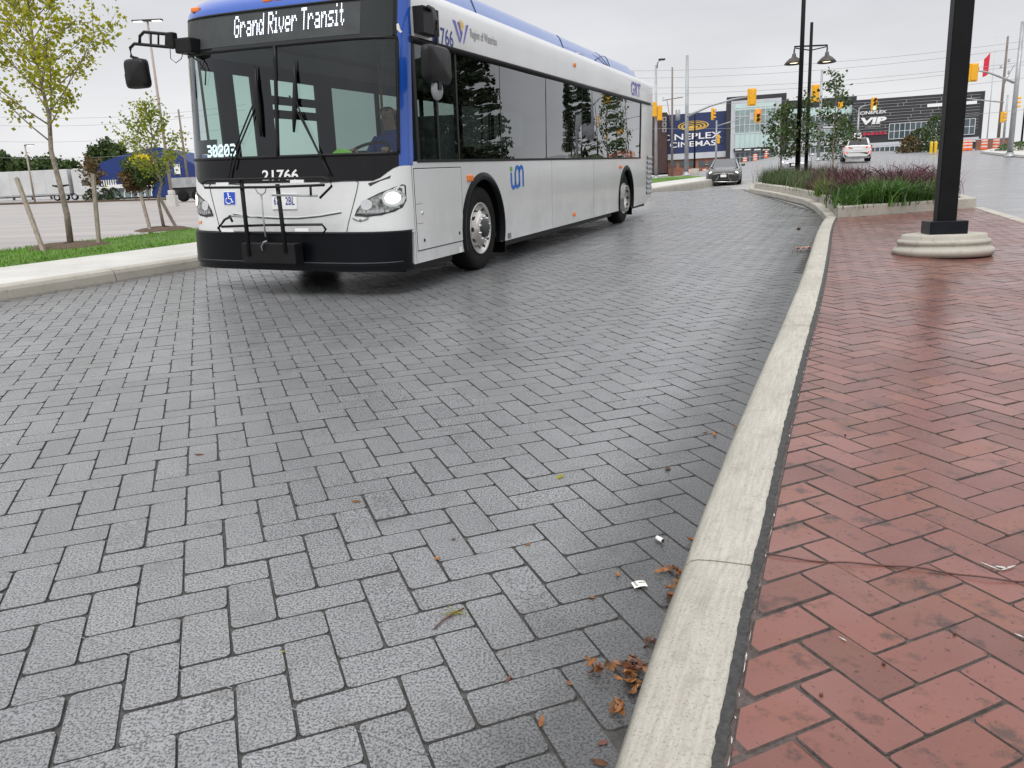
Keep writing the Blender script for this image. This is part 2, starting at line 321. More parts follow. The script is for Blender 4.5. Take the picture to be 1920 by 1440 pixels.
mat('purple_print', (0.16, 0.14, 0.5), 0.4, 0)
mat('gold_print', (0.75, 0.52, 0.14), 0.4, 0.1, 20)
mat('sign_blue', (0.015, 0.07, 0.5), 0.4, 0)
glass('windscreen', (0.50, 0.60, 0.57), 0.0, 1.5, 1.3)
glass('side_glass', (0.07, 0.075, 0.075), 0.0, 1.6, 1.3)
glass('far_glass', (0.42, 0.50, 0.47), 0.0, 1.5)
glass('door_glass', (0.78, 0.92, 0.86), 0.0, 1.45)
glass('driver_glass', (0.55, 0.62, 0.60), 0.0, 1.5, 1.2)
glass('car_glass', (0.16, 0.18, 0.19), 0.0, 1.55, 1.8)
mat('shirt_blue', (0.02, 0.07, 0.36), 0.8, 0.15, 12)
mat('skin', (0.42, 0.25, 0.17), 0.55, 0.08, 15)
mat('hair', (0.04, 0.03, 0.025), 0.7, 0.2, 40)
mat('trousers', (0.02, 0.022, 0.03), 0.8, 0.1, 10)
mat('car_black', (0.022, 0.021, 0.022), 0.25, 0.05, 2, coat=0.5)
mat('car_white', (0.70, 0.70, 0.69), 0.2, 0.03, 2, coat=0.8)
mat('car_silver', (0.42, 0.43, 0.44), 0.22, 0.04, 2, metal=0.5, coat=0.6)
mat('tail_red', (0.75, 0.03, 0.02), 0.2, 0.05, 20, emit=0.35)
mat('pole_black', (0.007, 0.007, 0.008), 0.5, 0.2, 3, spec=0.15)
mat('plate_black', (0.006, 0.007, 0.010), 0.4, 0.2, 5, spec=0.2)
mat('galv', (0.36, 0.37, 0.38), 0.45, 0.15, 2, metal=0.3)
mat('lamp_brown', (0.33, 0.27, 0.23), 0.5, 0.1, 3)
mat('wood_pole', (0.20, 0.165, 0.14), 0.9, 0.3, 2, 0.004, 40, stretch=(6, 6, 0.5))
mat('stake_wood', (0.28, 0.24, 0.195), 0.9, 0.25, 5, 0.002, 40, stretch=(6, 6, 0.5))
mat('bark', (0.24, 0.20, 0.165), 0.9, 0.35, 14, 0.004, 50)
mat('leaf_yellow', (0.46, 0.42, 0.015), 0.6, 0.3, 3.0, island=0.35, trans=0.45, col2=(0.24, 0.28, 0.015))
mat('leaf_yellowgreen', (0.17, 0.25, 0.018), 0.6, 0.3, 3.0, island=0.35, trans=0.45, col2=(0.34, 0.34, 0.02))
mat('leaf_green', (0.055, 0.095, 0.022), 0.65, 0.3, 1.5, island=0.4, trans=0.25)
mat('leaf_dark', (0.03, 0.05, 0.018), 0.7, 0.3, 0.8, island=0.4, trans=0.15)
mat('leaf_autumn', (0.13, 0.085, 0.03), 0.7, 0.35, 1.5, island=0.4, trans=0.2)
mat('lily', (0.062, 0.145, 0.02), 0.5, 0.3, 3, island=0.4, trans=0.3)
mat('sedge', (0.075, 0.115, 0.04), 0.6, 0.3, 3, island=0.4, trans=0.25)
mat('purple_grass', (0.085, 0.026, 0.032), 0.6, 0.3, 3, island=0.45, trans=0.2)
mat('lime_leaf', (0.14, 0.24, 0.025), 0.6, 0.25, 3, island=0.35, trans=0.3)
mat('wrapper_foil', (0.30, 0.10, 0.075), 0.5, 0.5, 25, col2=(0.45, 0.40, 0.36))
mat('straw', (0.34, 0.27, 0.12), 0.7, 0.3, 5, island=0.3, trans=0.2)
mat('dead_leaf', (0.30, 0.13, 0.035), 0.6, 0.6, 40, island=0.6, trans=0.15, col2=(0.13, 0.045, 0.015))
mat('dead_leaf_dark', (0.09, 0.03, 0.018), 0.5, 0.4, 25, island=0.5)
mat('twig', (0.10, 0.04, 0.03), 0.7, 0.3, 40)
mat('signal_yellow', (0.80, 0.40, 0.012), 0.5, 0.08, 4)
mat('red_light', (1.0, 0.10, 0.03), 0.4, 0, emit=3.0)
mat('green_light', (0.3, 1.0, 0.7), 0.4, 0, emit=2.0)
mat('white_light', (1.0, 0.97, 0.9), 0.4, 0, emit=2.0)
mat('warm_bulb', (1.0, 0.80, 0.52), 0.4, 0, emit=2.5)
mat('bell_shade', (0.05, 0.042, 0.038), 0.4, 0.2, 5)
mat('mural_navy', (0.016, 0.03, 0.105), 0.6, 0.12, 0.4)
mat('mural_line', (0.028, 0.05, 0.15), 0.6, 0)
mat('mural_gold', (0.68, 0.42, 0.05), 0.5, 0.1, 1)
mat('clad_dark', (0.028, 0.029, 0.033), 0.5, 0.15, 0.4)
mat('clad_line', (0.36, 0.36, 0.37), 0.5, 0)
mat('pale_metal', (0.50, 0.52, 0.56), 0.5, 0.06, 0.5)
mat('mint_panel', (0.50, 0.64, 0.62), 0.25, 0.05, 0.3)
mat('window_dark', (0.05, 0.075, 0.085), 0.08, 0.3, 0.25, spec=0.8)
mat('window_pale', (0.22, 0.29, 0.29), 0.10, 0.3, 0.25, spec=0.8)
mat('brick_dark', (0.055, 0.03, 0.027), 0.8, 0.25, 1.0)
mat('brick_far', (0.25, 0.11, 0.075), 0.8, 0.2, 1.0)
mat('mullion', (0.62, 0.64, 0.66), 0.4, 0)
mat('sign_red', (0.45, 0.02, 0.06), 0.5, 0)
mat('barrel_orange', (0.62, 0.10, 0.02), 0.5, 0.1, 6)
mat('barrel_white', (0.75, 0.75, 0.74), 0.5, 0)
mat('bollard_yellow', (0.70, 0.45, 0.01), 0.5, 0.1, 4)
mat('flag_red', (0.66, 0.02, 0.045), 0.7, 0.08, 2)
mat('flag_white', (0.80, 0.80, 0.80), 0.7, 0)
mat('store_blue', (0.006, 0.028, 0.16), 0.55, 0.1, 0.3)
mat('store_yellow', (0.80, 0.58, 0.01), 0.5, 0.05, 0.5)
mat('trailer_white', (0.55, 0.56, 0.56), 0.4, 0.08, 0.5)
mat('wire', (0.28, 0.28, 0.29), 0.6, 0)

# ================================================================== THE SETTING
def sheet(name, xs, ys, fz, matn, keep=None):
    mb = MB(); nx = len(xs)
    vs = [(x, y, fz(x, y)) for y in ys for x in xs]; fs = []
    for j in range(len(ys)-1):
        for i in range(nx-1):
            if keep is None or keep((xs[i]+xs[i+1])/2, (ys[j]+ys[j+1])/2): fs.append((j*nx+i, j*nx+i+1, (j+1)*nx+i+1, (j+1)*nx+i))
    mb.add(vs, fs, True); return struct(mb.build(name, matn))
def sp(a, b, st): return list(np.arange(a, b+1e-6, st))
XS = [-1500, -800, -400, -220]+sp(-150, 150, 5)+[220, 400, 800, 1500]; YS = [-400, -150, -60]+sp(-20, 260, 5)+[320, 450, 700, 1500]
sheet('ground', XS, YS, lambda x, y: H(x, y)-0.09, 'ground_far')
mb = MB(); mb.grid(lambda a, b: (lambda p: (p[0], p[1], H(p[0], p[1])-0.02))(K(-60+170*b, 4.05+110*a)), 44, 60); struct(mb.build('parking_lot', 'lot_asphalt'))
def road_pt(a, b):
    y = -4+129*b; xl = K0[0]+.467*(y-K0[1])-0.1-34*sm((y-47)/8); x = xl+(95-xl)*a**1.6; return (x, y, H(x, y)-0.03)
mb = MB(); mb.grid(road_pt, 60, 86); struct(mb.build('road', 'asphalt_wet'))
# kerb lines of the brick island, road edge (base) and back edge
KA = [(-.18, .3), (.015, .85)]+[tuple(G(u, v)[:2]) for u, v in ((1150, 1440), (1215, 1225), (1290, 1040), (1345, 900), (1395, 780), (1440, 670), (1475, 590), (1500, 520), (1525, 460), (1545, 415))]
KA.append((6.45, 15.7))
KB = [(.04, .3), (.19, .75)]+[tuple(G(u, v, .13)[:2]) for u, v in ((1335, 1440), (1357, 1293), (1395, 1140), (1413, 1070), (1435, 960), (1450, 900), (1485, 747), (1506, 657), (1521, 612), (1537, 542), (1554, 469), (1566, 410))]
def lerp_y(P, y):
    for (x0, y0), (x1, y1) in zip(P, P[1:]):
        if y <= y1: return x0+(x1-x0)*(y-y0)/(y1-y0)
    (x0, y0), (x1, y1) = P[-2:]; return x0+(x1-x0)*(y-y0)/(y1-y0)
def smooth_fit(P):                                                    # a fair curve through the surveyed points
    a = np.array(P); c = np.polyfit(a[:, 1], a[:, 0], 5, w=1/np.sqrt(a[:, 1]+.3)); return lambda y: float(np.polyval(c, y))
fA, fB = smooth_fit(KA), smooth_fit(KB)
# --- grey herringbone pavers of the bus lane
PW = 0.127; PO = np.array([-0.93369, 2.22009]); PA = np.array([.93354875, .35845046]); PB = np.array([-.35845046, .93354875])
bed = MB(); bed.grid(lambda a, b: (lambda y: ((K0[0]+.467*(y-K0[1])-0.05)*(1-a)+(max(fA(min(y, 15.4)), 0)+.12 if y < 15.5 else 6.6+(y-15.5)*.18)*a, y, -0.0065))(0.3+31.5*b), 4, 40, False)
bus_lane = struct(bed.build('bus_lane', 'joint_dark'))
def paver_geo(l, w, ch, r, jit, drop=0.0068, corner3=True):
    hx, hy = l/2, w/2; out = []; ins = []
    for sx, sy in ((1, 1), (-1, 1), (-1, -1), (1, -1)):
        a0 = math.atan2(sy, sx)-PI/4; jx, jy = random.gauss(0, jit), random.gauss(0, jit); rr = r*random.uniform(.75, 1.3)
        for k in ((0, PI/4, PI/2) if corner3 else (0, PI/2)):
            c, s_ = math.cos(a0+k), math.sin(a0+k); cx, cy = sx*(hx-rr)+jx, sy*(hy-rr)+jy
            out.append((cx+c*rr, cy+s_*rr, -drop)); ins.append((cx+c*(rr-ch), cy+s_*(rr-ch), random.gauss(0, .0003)))
    n = len(out); return out+ins, [(i, (i+1) % n, (i+1) % n+n, i+n) for i in range(n)]+[tuple(range(n, 2*n))]
def side_idx(fs): return [1]*(len(fs)-1)+[0]
def herring(cells, name, matn, parent, stuffname, zt, dirA, dirB, unit, gap, ch, r, jit, nvar, O, limit=300, zj=0.0006, drop=0.0068, jm='joint_dark', tilt=.002):
    # cells: list of (centre a, centre b, long axis along A?) in lattice units
    inv = []; rest = []
    for a, b, la in cells:
        p = O+(dirA*a+dirB*b)*unit; u, v = pix((p[0], p[1], zt)); vis = -40 < u < 1960 and v < 1490 and p[1] > 0.3
        (inv if vis else rest).append((p[0]**2+p[1]**2, p, la))
    inv.sort(key=lambda t: t[0]); near, rest = inv[:limit], inv[limit:]+[t for t in rest if t[0] < 900]
    th = math.atan2(dirA[1], dirA[0]); var = []
    for k in range(nvar):
        vs, fs = paver_geo(2*unit-gap, unit-gap, ch, r, jit, drop); me = bpy.data.meshes.new(name); me.from_pydata(vs, [], fs); me.materials.append(MT[matn]); me.materials.append(MT[jm]); me.polygons.foreach_set('material_index', side_idx(fs)); var.append(me)
    for _, p, la in near:
        o = bpy.data.objects.new(name, random.choice(var)); COL.objects.link(o); o.parent = parent
        o.location = (p[0]+random.gauss(0, jit*.5), p[1]+random.gauss(0, jit*.5), zt+random.gauss(0, zj)); o.rotation_euler = (random.gauss(0, tilt), random.gauss(0, tilt), th+(0 if la else PI/2)+random.choice((0, PI))+random.gauss(0, .004))
    V = []; Fc = []; tmpl = [paver_geo(2*unit-gap, unit-gap, ch*1.1, r, jit, drop, False) for _ in range(8)]; n0 = 0; S = []
    for _, p, la in rest:
        vs, fs = random.choice(tmpl); a = th+(0 if la else PI/2); c, s_ = math.cos(a), math.sin(a); z = zt+random.gauss(0, zj)
        tx, ty = random.gauss(0, tilt), random.gauss(0, tilt); S += side_idx(fs)
        V += [(p[0]+x*c-y*s_, p[1]+x*s_+y*c, z+zz+x*tx+y*ty) for x, y, zz in vs]; Fc += [tuple(i+n0 for i in f) for f in fs]; n0 += len(vs)
    me = bpy.data.meshes.new(stuffname); me.from_pydata(V, [], Fc)
    for q in (matn, jm): me.materials.append(MT[q])
    me.polygons.foreach_set('material_index', S)
    o = bpy.data.objects.new(stuffname, me); COL.objects.link(o); o.parent = parent; o['kind'] = 'stuff'
    return near
cells = []
for n in range(-70, 70):
    for j in range(-160, 300):
        for a, b, la in ((j+3*n+1, j-n+.5, True), (j+3*n+2.5, j-n, False)):
            p = PO+(PA*a+PB*b)*PW; y = p[1]
            if not 0.55 < y < 31.5: continue
            xr = fA(y)+.02 if y < 15.4 else 6.45+(y-15.5)*.18
            q = (p[0]-K0[0])*KN[0]+(y-K0[1])*KN[1]
            if p[0] < xr and q < 0.0: cells.append((a, b, la))
herring(cells, 'paver', 'paver_grey', bus_lane, 'distant_pavers', 0.0, PA, PB, PW, 0.0036, 0.0020, 0.015, 0.0009, 12, PO)
# the faint ridge left by the laying template, crossing the nearest pavers
mb = MB(); a, b = G(55, 1162), G(905, 1450)
for k in range(60):
    p = a+(b-a)*(k/60); q = a+(b-a)*((k+random.uniform(.55, .9))/60); d = np.array([-(b-a)[1], (b-a)[0], 0]); d = d/np.linalg.norm(d)*.0016
    mb.add([p-d+[0, 0, .001], q-d+[0, 0, .001], q+[0, 0, .0022], p+[0, 0, .0022], q+d+[0, 0, .001], p+d+[0, 0, .001]], [(0, 1, 2, 3), (3, 2, 4, 5)])
mb.build('ridge_line', 'paver_grey', bus_lane)
# --- island kerb in cast sections
kerb = bpy.data.objects.new('island_kerb', None); COL.objects.link(kerb); struct(kerb)
PROF = [(0.0, -0.03), (0.015, 0.010), (0.08, 0.062), (0.14, 0.096), (0.20, 0.113), (0.30, 0.122), (0.52, 0.127), (0.96, 0.131), (1.0, 0.127), (1.0, 0.0)]
cuts = [0.3, 2.0, 5.15, 8.3, 11.45, 15.4]
for y0, y1 in zip(cuts, cuts[1:]):
    mb = MB(); n = max(4, int((y1-y0)/0.1)); yy = [y0+.004+(y1-y0-.008)*i/n for i in range(n+1)]; vs = []
    for i, y in enumerate(yy):
        yb = y if y < 2 else y
        a = np.array([fA(y), y]); t = np.array([fA(y+.05)-fA(y-.05), .1]); t /= np.linalg.norm(t); nn = np.array([t[1], -t[0]])
        # width measured square to the kerb, back edge from the survey
        wd = float(np.interp(y, [1.2, 2.3], [.203, .222]))
        for k_, (fq, z) in enumerate(PROF):
            e = 0.006 if i in (0, n) and k_ < len(PROF)-1 else 0; p = a+nn*wd*fq; wob = .0012*math.sin(y*9+k_)
            vs.append((p[0]+wob, p[1], z-e))
    m_ = len(PROF); fs = [(i*m_+k_, (i+1)*m_+k_, (i+1)*m_+k_+1, i*m_+k_+1) for i in range(n) for k_ in range(m_-1)]
    mb.add(vs, fs, True); L = len(vs); mb.add([vs[i] for i in range(m_)]+[vs[L-m_+i] for i in range(m_)], [tuple(range(m_)), tuple(range(2*m_-1, m_-1, -1))]); mb.build('kerb_section', 'kerb_concrete', kerb)
def back(y, off):                              # point behind the island kerb, square to it
    t = np.array([fA(y+.05)-fA(y-.05), .1]); t /= np.linalg.norm(t); nn = np.array([t[1], -t[0]]); p = np.array([fA(y), y])+nn*(float(np.interp(y, [1.2, 2.3], [.203, .222]))+off); return p
# tar joint and ragged mortar line beside it
mb = MB(); vs = []; N = 420
for i in range(N+1):
    y = 0.4+14.7*(i/N)**1.6; a, b = back(y, -.004+random.uniform(-.004, .003)), back(y, .020+random.uniform(-.003, .004)); vs += [(a[0], a[1], .1275+random.uniform(0, .003)), (b[0], b[1], .1285+random.uniform(0, .003))]
mb.add(vs, [(2*i, 2*i+1, 2*i+3, 2*i+2) for i in range(N)]); mb.build('tar_joint', 'tar', kerb)
mb = MB()
for i in range(110):
    y = 0.6+9*random.random()**1.5; off = random.choice((-.006, .027, .027)); l = random.uniform(.006, .05); a, b = back(y, off), back(y+l, off+random.uniform(-.003, .003)); ww = random.uniform(.0006, .0028)
    a2, b2 = back(y+l*.2, off+ww), back(y+l*.7, off+ww*.8); mb.add([(q[0], q[1], .1335) for q in (a, a2, b2, b)], [(3, 2, 1, 0)])
mb.build('mortar_smear', 'efflorescence', kerb)
# --- red brick island
RK0 = np.array([9.36, 15.66]); RKD = np.array([.353, .936]); RKD /= np.linalg.norm(RKD); RKN = np.array([RKD[1], -RKD[0]])
def rk(s, q, z=0.0): p = RK0+RKD*s+RKN*q; return (p[0], p[1], z)
mb = MB(); mb.grid(lambda a, b: (lambda y: (lambda l, r: (l*(1-a)+r*a, y+.25*a*0, .1245))(back(min(y, 15.3), .02)[0], RK0[0]+RKD[0]/RKD[1]*(y-RK0[1])))(0.3+15.3*b), 4, 50, False)
island = struct(mb.build('island_paving', 'joint_mortar'))
BU = 0.1158; th = math.radians(-66.2); BA = np.array([math.cos(th), math.sin(th)]); BB = np.array([-BA[1], BA[0]]); BO = np.array([.862, 1.653])
cells = []; cut = []; wallA, wallB = np.array([5.86, 14.0]), np.array([9.36, 15.66])
def clip(poly, d):                              # keep the part of a brick with distance >= 0
    out = []
    for (p, a), (q, b) in zip(zip(poly, d), zip(poly[1:]+poly[:1], d[1:]+d[:1])):
        if a >= 0: out.append(p)
        if a*b < 0: out.append(p+(q-p)*(a/(a-b)))
    return out
for n in range(-60, 60):
    for j in range(-90, 160):
        for u_, w_, la in ((.5-j+n, 1+j+3*n, False), (0-j+n, -.5+j+3*n, True)):
            p = BO+(BA*u_+BB*w_)*BU; y = p[1]
            if not 0.5 < y < 15.8: continue
            q = (p-RK0)@RKN; wl = (p-wallA)@np.array([-(wallB-wallA)[1], (wallB-wallA)[0]])
            if q < 0.03 and wl < 0.2:
                k_ = back(min(y, 15.3), .030); t = np.array([fA(y+.05)-fA(y-.05), .1]); t /= np.linalg.norm(t); nn = np.array([t[1], -t[0]])
                hx, hy = (BU-.004, BU/2-.004) if la else (BU/2-.004, BU-.004)
                cs = [p+BA*sx*hx+BB*sy*hy for sx, sy in ((1, 1), (-1, 1), (-1, -1), (1, -1))]; ds = [float((c_-k_)@nn) for c_ in cs]
                if min(ds) > -.006: cells.append((u_, w_, la))
                elif max(ds) > .02: cut.append(clip(cs, ds))
herring(cells, 'brick', 'brick_red', island, 'distant_bricks', .130, BA, BB, BU, 0.0042, 0.0018, 0.009, 0.0014, 14, BO, zj=0.0011, drop=0.0052, tilt=.004, jm='joint_mortar')
mb = MB()
for P_ in cut:
    if len(P_) < 3: continue
    c_ = sum(P_)/len(P_); n = len(P_); ins = [p+(c_-p)/(np.linalg.norm(c_-p)+1e-6)*min(.006, np.linalg.norm(c_-p)*.5) for p in P_]; z = .130+random.gauss(0, .0015)
    mb.add([(p[0], p[1], .1245) for p in P_]+[(p[0], p[1], z) for p in ins], [(i, (i+1) % n, n+(i+1) % n, n+i) for i in range(n)]+[tuple(range(n, 2*n))])
o = mb.build('cut_bricks', 'brick_red', island, fix=True); o['kind'] = 'stuff'; o.data.materials.append(MT['joint_mortar'])
for p_ in o.data.polygons: p_.material_index = 1 if abs(p_.normal.z) < .9 else 0
# right-hand kerb of the island
mb = MB(); pr = [(-.02, .0), (-.02, .12), (.0, .132), (.17, .132), (.2, .11), (.22, -.03)]
mb.grid(lambda a, b: (lambda i: rk(-9+9.3*b, i[0], i[1]))(pr[min(5, int(round(a*5)))]), 5, 8, False); tag(mb.build('right_kerb', 'cast_concrete'), None, kind='structure')
# --- far-left kerb, sidewalk slabs, lawn
lk = bpy.data.objects.new('left_kerb', None); COL.objects.link(lk); struct(lk)
pr = [(0.0, -.32), (.015, .02), (.03, .10), (.05, .135), (.085, .15), (.2, .15), (.2, -.3)]
for i in range(-6, 14):
    s0, s1 = i*3.0-1.1, i*3.0+1.885; mb = MB(); vs = [K(s, q, z) for s in (s0, (s0+s1)/2, s1) for q, z in pr]; m_ = len(pr)
    mb.add(vs, [(r*m_+k_, r*m_+k_+1, (r+1)*m_+k_+1, (r+1)*m_+k_) for r in range(2) for k_ in range(m_-1)]+[tuple(range(m_)), tuple(range(3*m_-1, 2*m_-1, -1))]); mb.build('kerb_section', 'cast_concrete', lk, fix=True)
sw = bpy.data.objects.new('sidewalk', None); COL.objects.link(sw); struct(sw)
for i in range(-12, 28):
    mb = MB(); z = .152+random.uniform(-.002, .002); A = [K(i*1.5+.006, .206), K(i*1.5+1.494, .206), K(i*1.5+1.494, 1.75), K(i*1.5+.006, 1.75)]
    mb.prism([p[:2] for p in A], .02, z); mb.build('slab', 'walk_concrete', sw, bevel=.006, fix=True, seg=1)
mb = MB(); mb.grid(lambda a, b: K(-18+62*b, 1.757+2.35*a, .145+.02*math.sin(a*PI)+.01*math.sin(b*40)), 6, 60); lawn = struct(mb.build('lawn', 'grass'))
def blades(mb_or, pts, hgt, wid, lean, seg=2):
    V = []; Fc = []; n0 = 0
    for (x, y, z, *sc_) in pts:
        h = hgt*random.uniform(.6, 1.25)*(sc_[0] if sc_ else 1); a = random.uniform(0, 2*PI); ln_ = lean*random.uniform(.2, 1.2); wx, wy = -math.sin(a)*wid, math.cos(a)*wid; dx, dy = math.cos(a), math.sin(a)
        for k in range(seg+1):
            t = k/seg; w_ = (1-t)**.7+.04; X = x+dx*ln_*h*t*t; Y = y+dy*ln_*h*t*t; Z = z+h*(t-.35*ln_*t*t*t)
            V += [(X-wx*w_, Y-wy*w_, Z), (X+wx*w_, Y+wy*w_, Z)]
        Fc += [(n0+2*k, n0+2*k+1, n0+2*k+3, n0+2*k+2) for k in range(seg)]; n0 += 2*seg+2
    mb_or.add(V, Fc, True)
mb = MB(); pts = []
for i in range(42000):
    s = -9+26*random.random(); q = 1.76+2.35*random.random(); pts.append(K(s, q, .148))
for i in range(5000): pts.append(K(24+16*random.random(), 1.76+2.3*random.random(), .148))
blades(mb, pts, .055, .006, .9, 1); g_ = mb.build('lawn_grass', 'blade'); tag(g_, 'short mown green grass along the concrete sidewalk', 'grass', kind='stuff')

# ================================================================== THE BUS
BA0 = np.array([-0.3176439, 9.34818661, 0.0]); BD = np.array([.37449158, .92723031, 0.0])
bus = thing('transit_bus', 'white and blue city transit bus turning into the paver lane, headlights on', 'bus', BA0, math.atan2(BD[1], BD[0]), plumb=False)
BM = bus.matrix_basis.copy(); BI = np.array(BM.inverted()); BR = BI[:3, :3]; BC = BI[:3, :3] @ CAM + BI[:3, 3]
def bray(u, v): return BR @ ray(u, v)
def bs(u, v, y=-0.05): d = bray(u, v); p = BC+d*((y-BC[1])/d[1]); return p[0], p[2]
def bp_(u, v, x): d = bray(u, v); p = BC+d*((x-BC[0])/d[0]); return p[1], p[2]
def FX(y, z, off=0.0):
    t = min(1.0, abs(y-1.25)/1.3); x0 = np.interp(z, [.25, 1.24, 2.36, 2.75, 3.02], [-1.77, -1.68, -1.59, -1.54, -1.25]); dp = np.interp(z, [.25, .62, 1.2, 2.36, 2.75, 3.02], [.40, .40, .385, .335, .30, .25])
    return float(x0-(dp)*math.sqrt(max(0, 1-t**5))-off)
def bf(u, v, off=0.0):                          # where a line of sight meets the bus front
    x = -2.05
    for _ in range(25): y, z = bp_(u, v, x); x = 0.5*x+0.5*FX(min(2.549, max(-.049, y)), z, off)
    return y, z
TS = [math.copysign(abs(math.sin(a))**.4, a) for a in np.linspace(-PI/2, -.609, 9)]+list(np.linspace(-.72, .72, 17))+[math.copysign(abs(math.sin(a))**.4, a) for a in np.linspace(.609, PI/2, 9)]
def band(name, lo, hi, matn, t0=-1.0, t1=1.0, nz=6, off=0.0, parent=None):
    ts = [t0]+[t for t in TS if t0+1e-3 < t < t1-1e-3]+[t1]; lo_ = lo if callable(lo) else (lambda t: lo); hi_ = hi if callable(hi) else (lambda t: hi); mb = MB(); n = len(ts)
    def P(i, j): t = ts[i]; y = 1.25+1.3*t; z = lo_(t)+(hi_(t)-lo_(t))*j/nz; return (FX(y, z, off), y, z)
    vs = [P(i, j) for j in range(nz+1) for i in range(n)]
    mb.add(vs, [(j*n+i, (j+1)*n+i, (j+1)*n+i+1, j*n+i+1) for j in range(nz) for i in range(n-1)], True)
    return mb.build(name, matn, parent or bus)
def front_tube(name, pts, r, matn, off=0.0, parent=None, n=6, sub=8):
    P = []
    for (y0, z0), (y1, z1) in zip(pts, pts[1:]):
        for k in range(sub): y, z = y0+(y1-y0)*k/sub, z0+(z1-z0)*k/sub; P.append((FX(y, z, off), y, z))
    y, z = pts[-1]; P.append((FX(y, z, off), y, z)); return MB().tube(P, r, n).build(name, matn, parent or bus)
def decal(name, pxs, matn, off, parent=None, thick=.004, yz=None):
    P = yz or [bf(u, v) for u, v in pxs]; cy, cz = sum(p[0] for p in P)/len(P), sum(p[1] for p in P)/len(P); n = len(P); mb = MB()
    vs = [(FX(cy, cz, off), cy, cz)]; rings = (0.5, 1.0)
    for r in rings: vs += [(FX(cy+(y-cy)*r, cz+(z-cz)*r, off), cy+(y-cy)*r, cz+(z-cz)*r) for y, z in P]
    vs += [(FX(y, z, off-thick), y, z) for y, z in P]
    fs = [(0, 1+i, 1+(i+1) % n) for i in range(n)]+[(1+i, 1+n+i, 1+n+(i+1) % n, 1+(i+1) % n) for i in range(n)]+[(1+n+i, 1+2*n+i, 1+2*n+(i+1) % n, 1+n+(i+1) % n) for i in range(n)]
    return mb.add(vs, fs).build(name, matn, parent or bus, fix=True)
edge = lambda t: 1.10+.13*sm((abs(t)-.80)/.17)
# shell of the front
bumper = band('bumper', .30, .615, 'bumper_rubber', nz=5, off=.045); band('bumper_lip', .25, .30, 'bumper_rubber', nz=2, off=.02, parent=bumper)
mb = MB(); ts = [t for t in TS]; n = len(ts)
vs = [(FX(1.25+1.3*t, .615, o), 1.25+1.3*t, .615+dz) for o, dz in ((.045, 0), (.03, .012), (-.01, .014)) for t in ts]; mb.add(vs, [(j*n+i, (j+1)*n+i, (j+1)*n+i+1, j*n+i+1) for j in range(2) for i in range(n-1)], True); mb.build('bumper_top', 'bumper_rubber', bumper)
front_tube('bumper_crease', [(-.02, .335), (1.25, .335), (2.52, .335)], .006, 'interior_dark', .045, bumper, sub=24); panel = band('front_panel', .60, edge, 'bus_white', nz=8)
band('dash_band', edge, 1.345, 'black_gloss', -.955, .955, nz=4, off=.004)
ws = band('windscreen', 1.345, 2.365, 'windscreen', -.955, .985, nz=10)
for k in (-1, 1):
    lo = 1.23
    band('corner_pillar', lo, 2.74, 'bus_blue', *((-1, -.955) if k < 0 else (.985, 1)), nz=8)
band('sign_window', 2.385, 2.715, 'sign_panel', -.955, .985, nz=4, off=.003)
gz = [1.25+1.3*-.955, 1.25+1.3*.985]
front_tube('windscreen_seal', [(gz[0], 1.345), (gz[1], 1.345), (gz[1], 2.372), (gz[0], 2.372), (gz[0], 1.345)], .018, 'black_plastic', 0, ws, sub=24)
front_tube('sign_frame', [(gz[0]+.02, 2.385), (gz[0]+.02, 2.715), (gz[1], 2.715), (gz[1], 2.385)], .014, 'black_plastic', 0, sub=24)
dv = bf(519, 200)[0]; front_tube('centre_bar', [(dv, 1.345), (dv, 2.37)], .02, 'black_plastic', .004, ws)
mb = MB()                                       # blue roof cap rounding back
def capf(a, b):
    t = TS[int(round(a*(len(TS)-1)))]; k_ = b*PI/2; y = 1.25+(1.3-.16*(1-math.cos(k_)))*t; return (FX(1.25+1.3*t, 2.72)+.75*(1-math.cos(k_))*1.0, y, 2.715+.30*math.sin(k_))
mb.grid(capf, len(TS)-1, 8); mb.f = [f[::-1] for f in mb.f]; cap = mb.build('roof_cap', 'bus_blue', bus, fix=False)
for u in (392, 500, 520, 540):                  # clearance lamps on the cap
    y = {392: 2.30, 500: 1.36, 520: 1.22, 540: 1.08}[u]; M_ = Matrix.Translation((FX(y, 2.72)+.045, y, 2.80)); MB().bx(-.03, .03, -.055, .055, -.018, .03, M_).build('clearance_lamp', 'amber', cap, bevel=.012)
# body sides with wheel arches
def arch(cx, r, x0, x1, n=44): return [(cx+r*math.cos(a), .49+r*math.sin(a)) for a in np.linspace(PI+.37, -.37, n)]
def side_outline(zs): return [(-1.765, zs)]+arch(0, .578, 0, 0)+arch(7.165, .578, 0, 0)+[(9.0, .30), (9.62, .42), (9.60, 1.265), (-1.68, 1.265)]
for y0, y1 in ((-.05, -.02), (2.55, 2.52)):
    mb = MB(); mb.slab(side_outline(.285), lambda x, z: (x, y0, z), lambda x, z: (x, y1, z)); sp_ = mb.build('side_panel', 'bus_white', bus, fix=True)
    if y0 < 0: side_panel = sp_
    s_ = 1 if y0 < 0 else -1
    mb = MB(); prof = [(2.365, 0), (2.62, .0), (2.76, .012), (2.83, .04), (2.875, .10)]
    mb.grid(lambda a, b: (lambda q: ((-1.585 if a == 0 else -1.60+11.15*a)+(.02 if a == 0 else 0), y0+s_*q[1], q[0]))(prof[int(round(b*4))]), 20, 4); mb.build('upper_panel', 'bus_white', bus, fix=True)
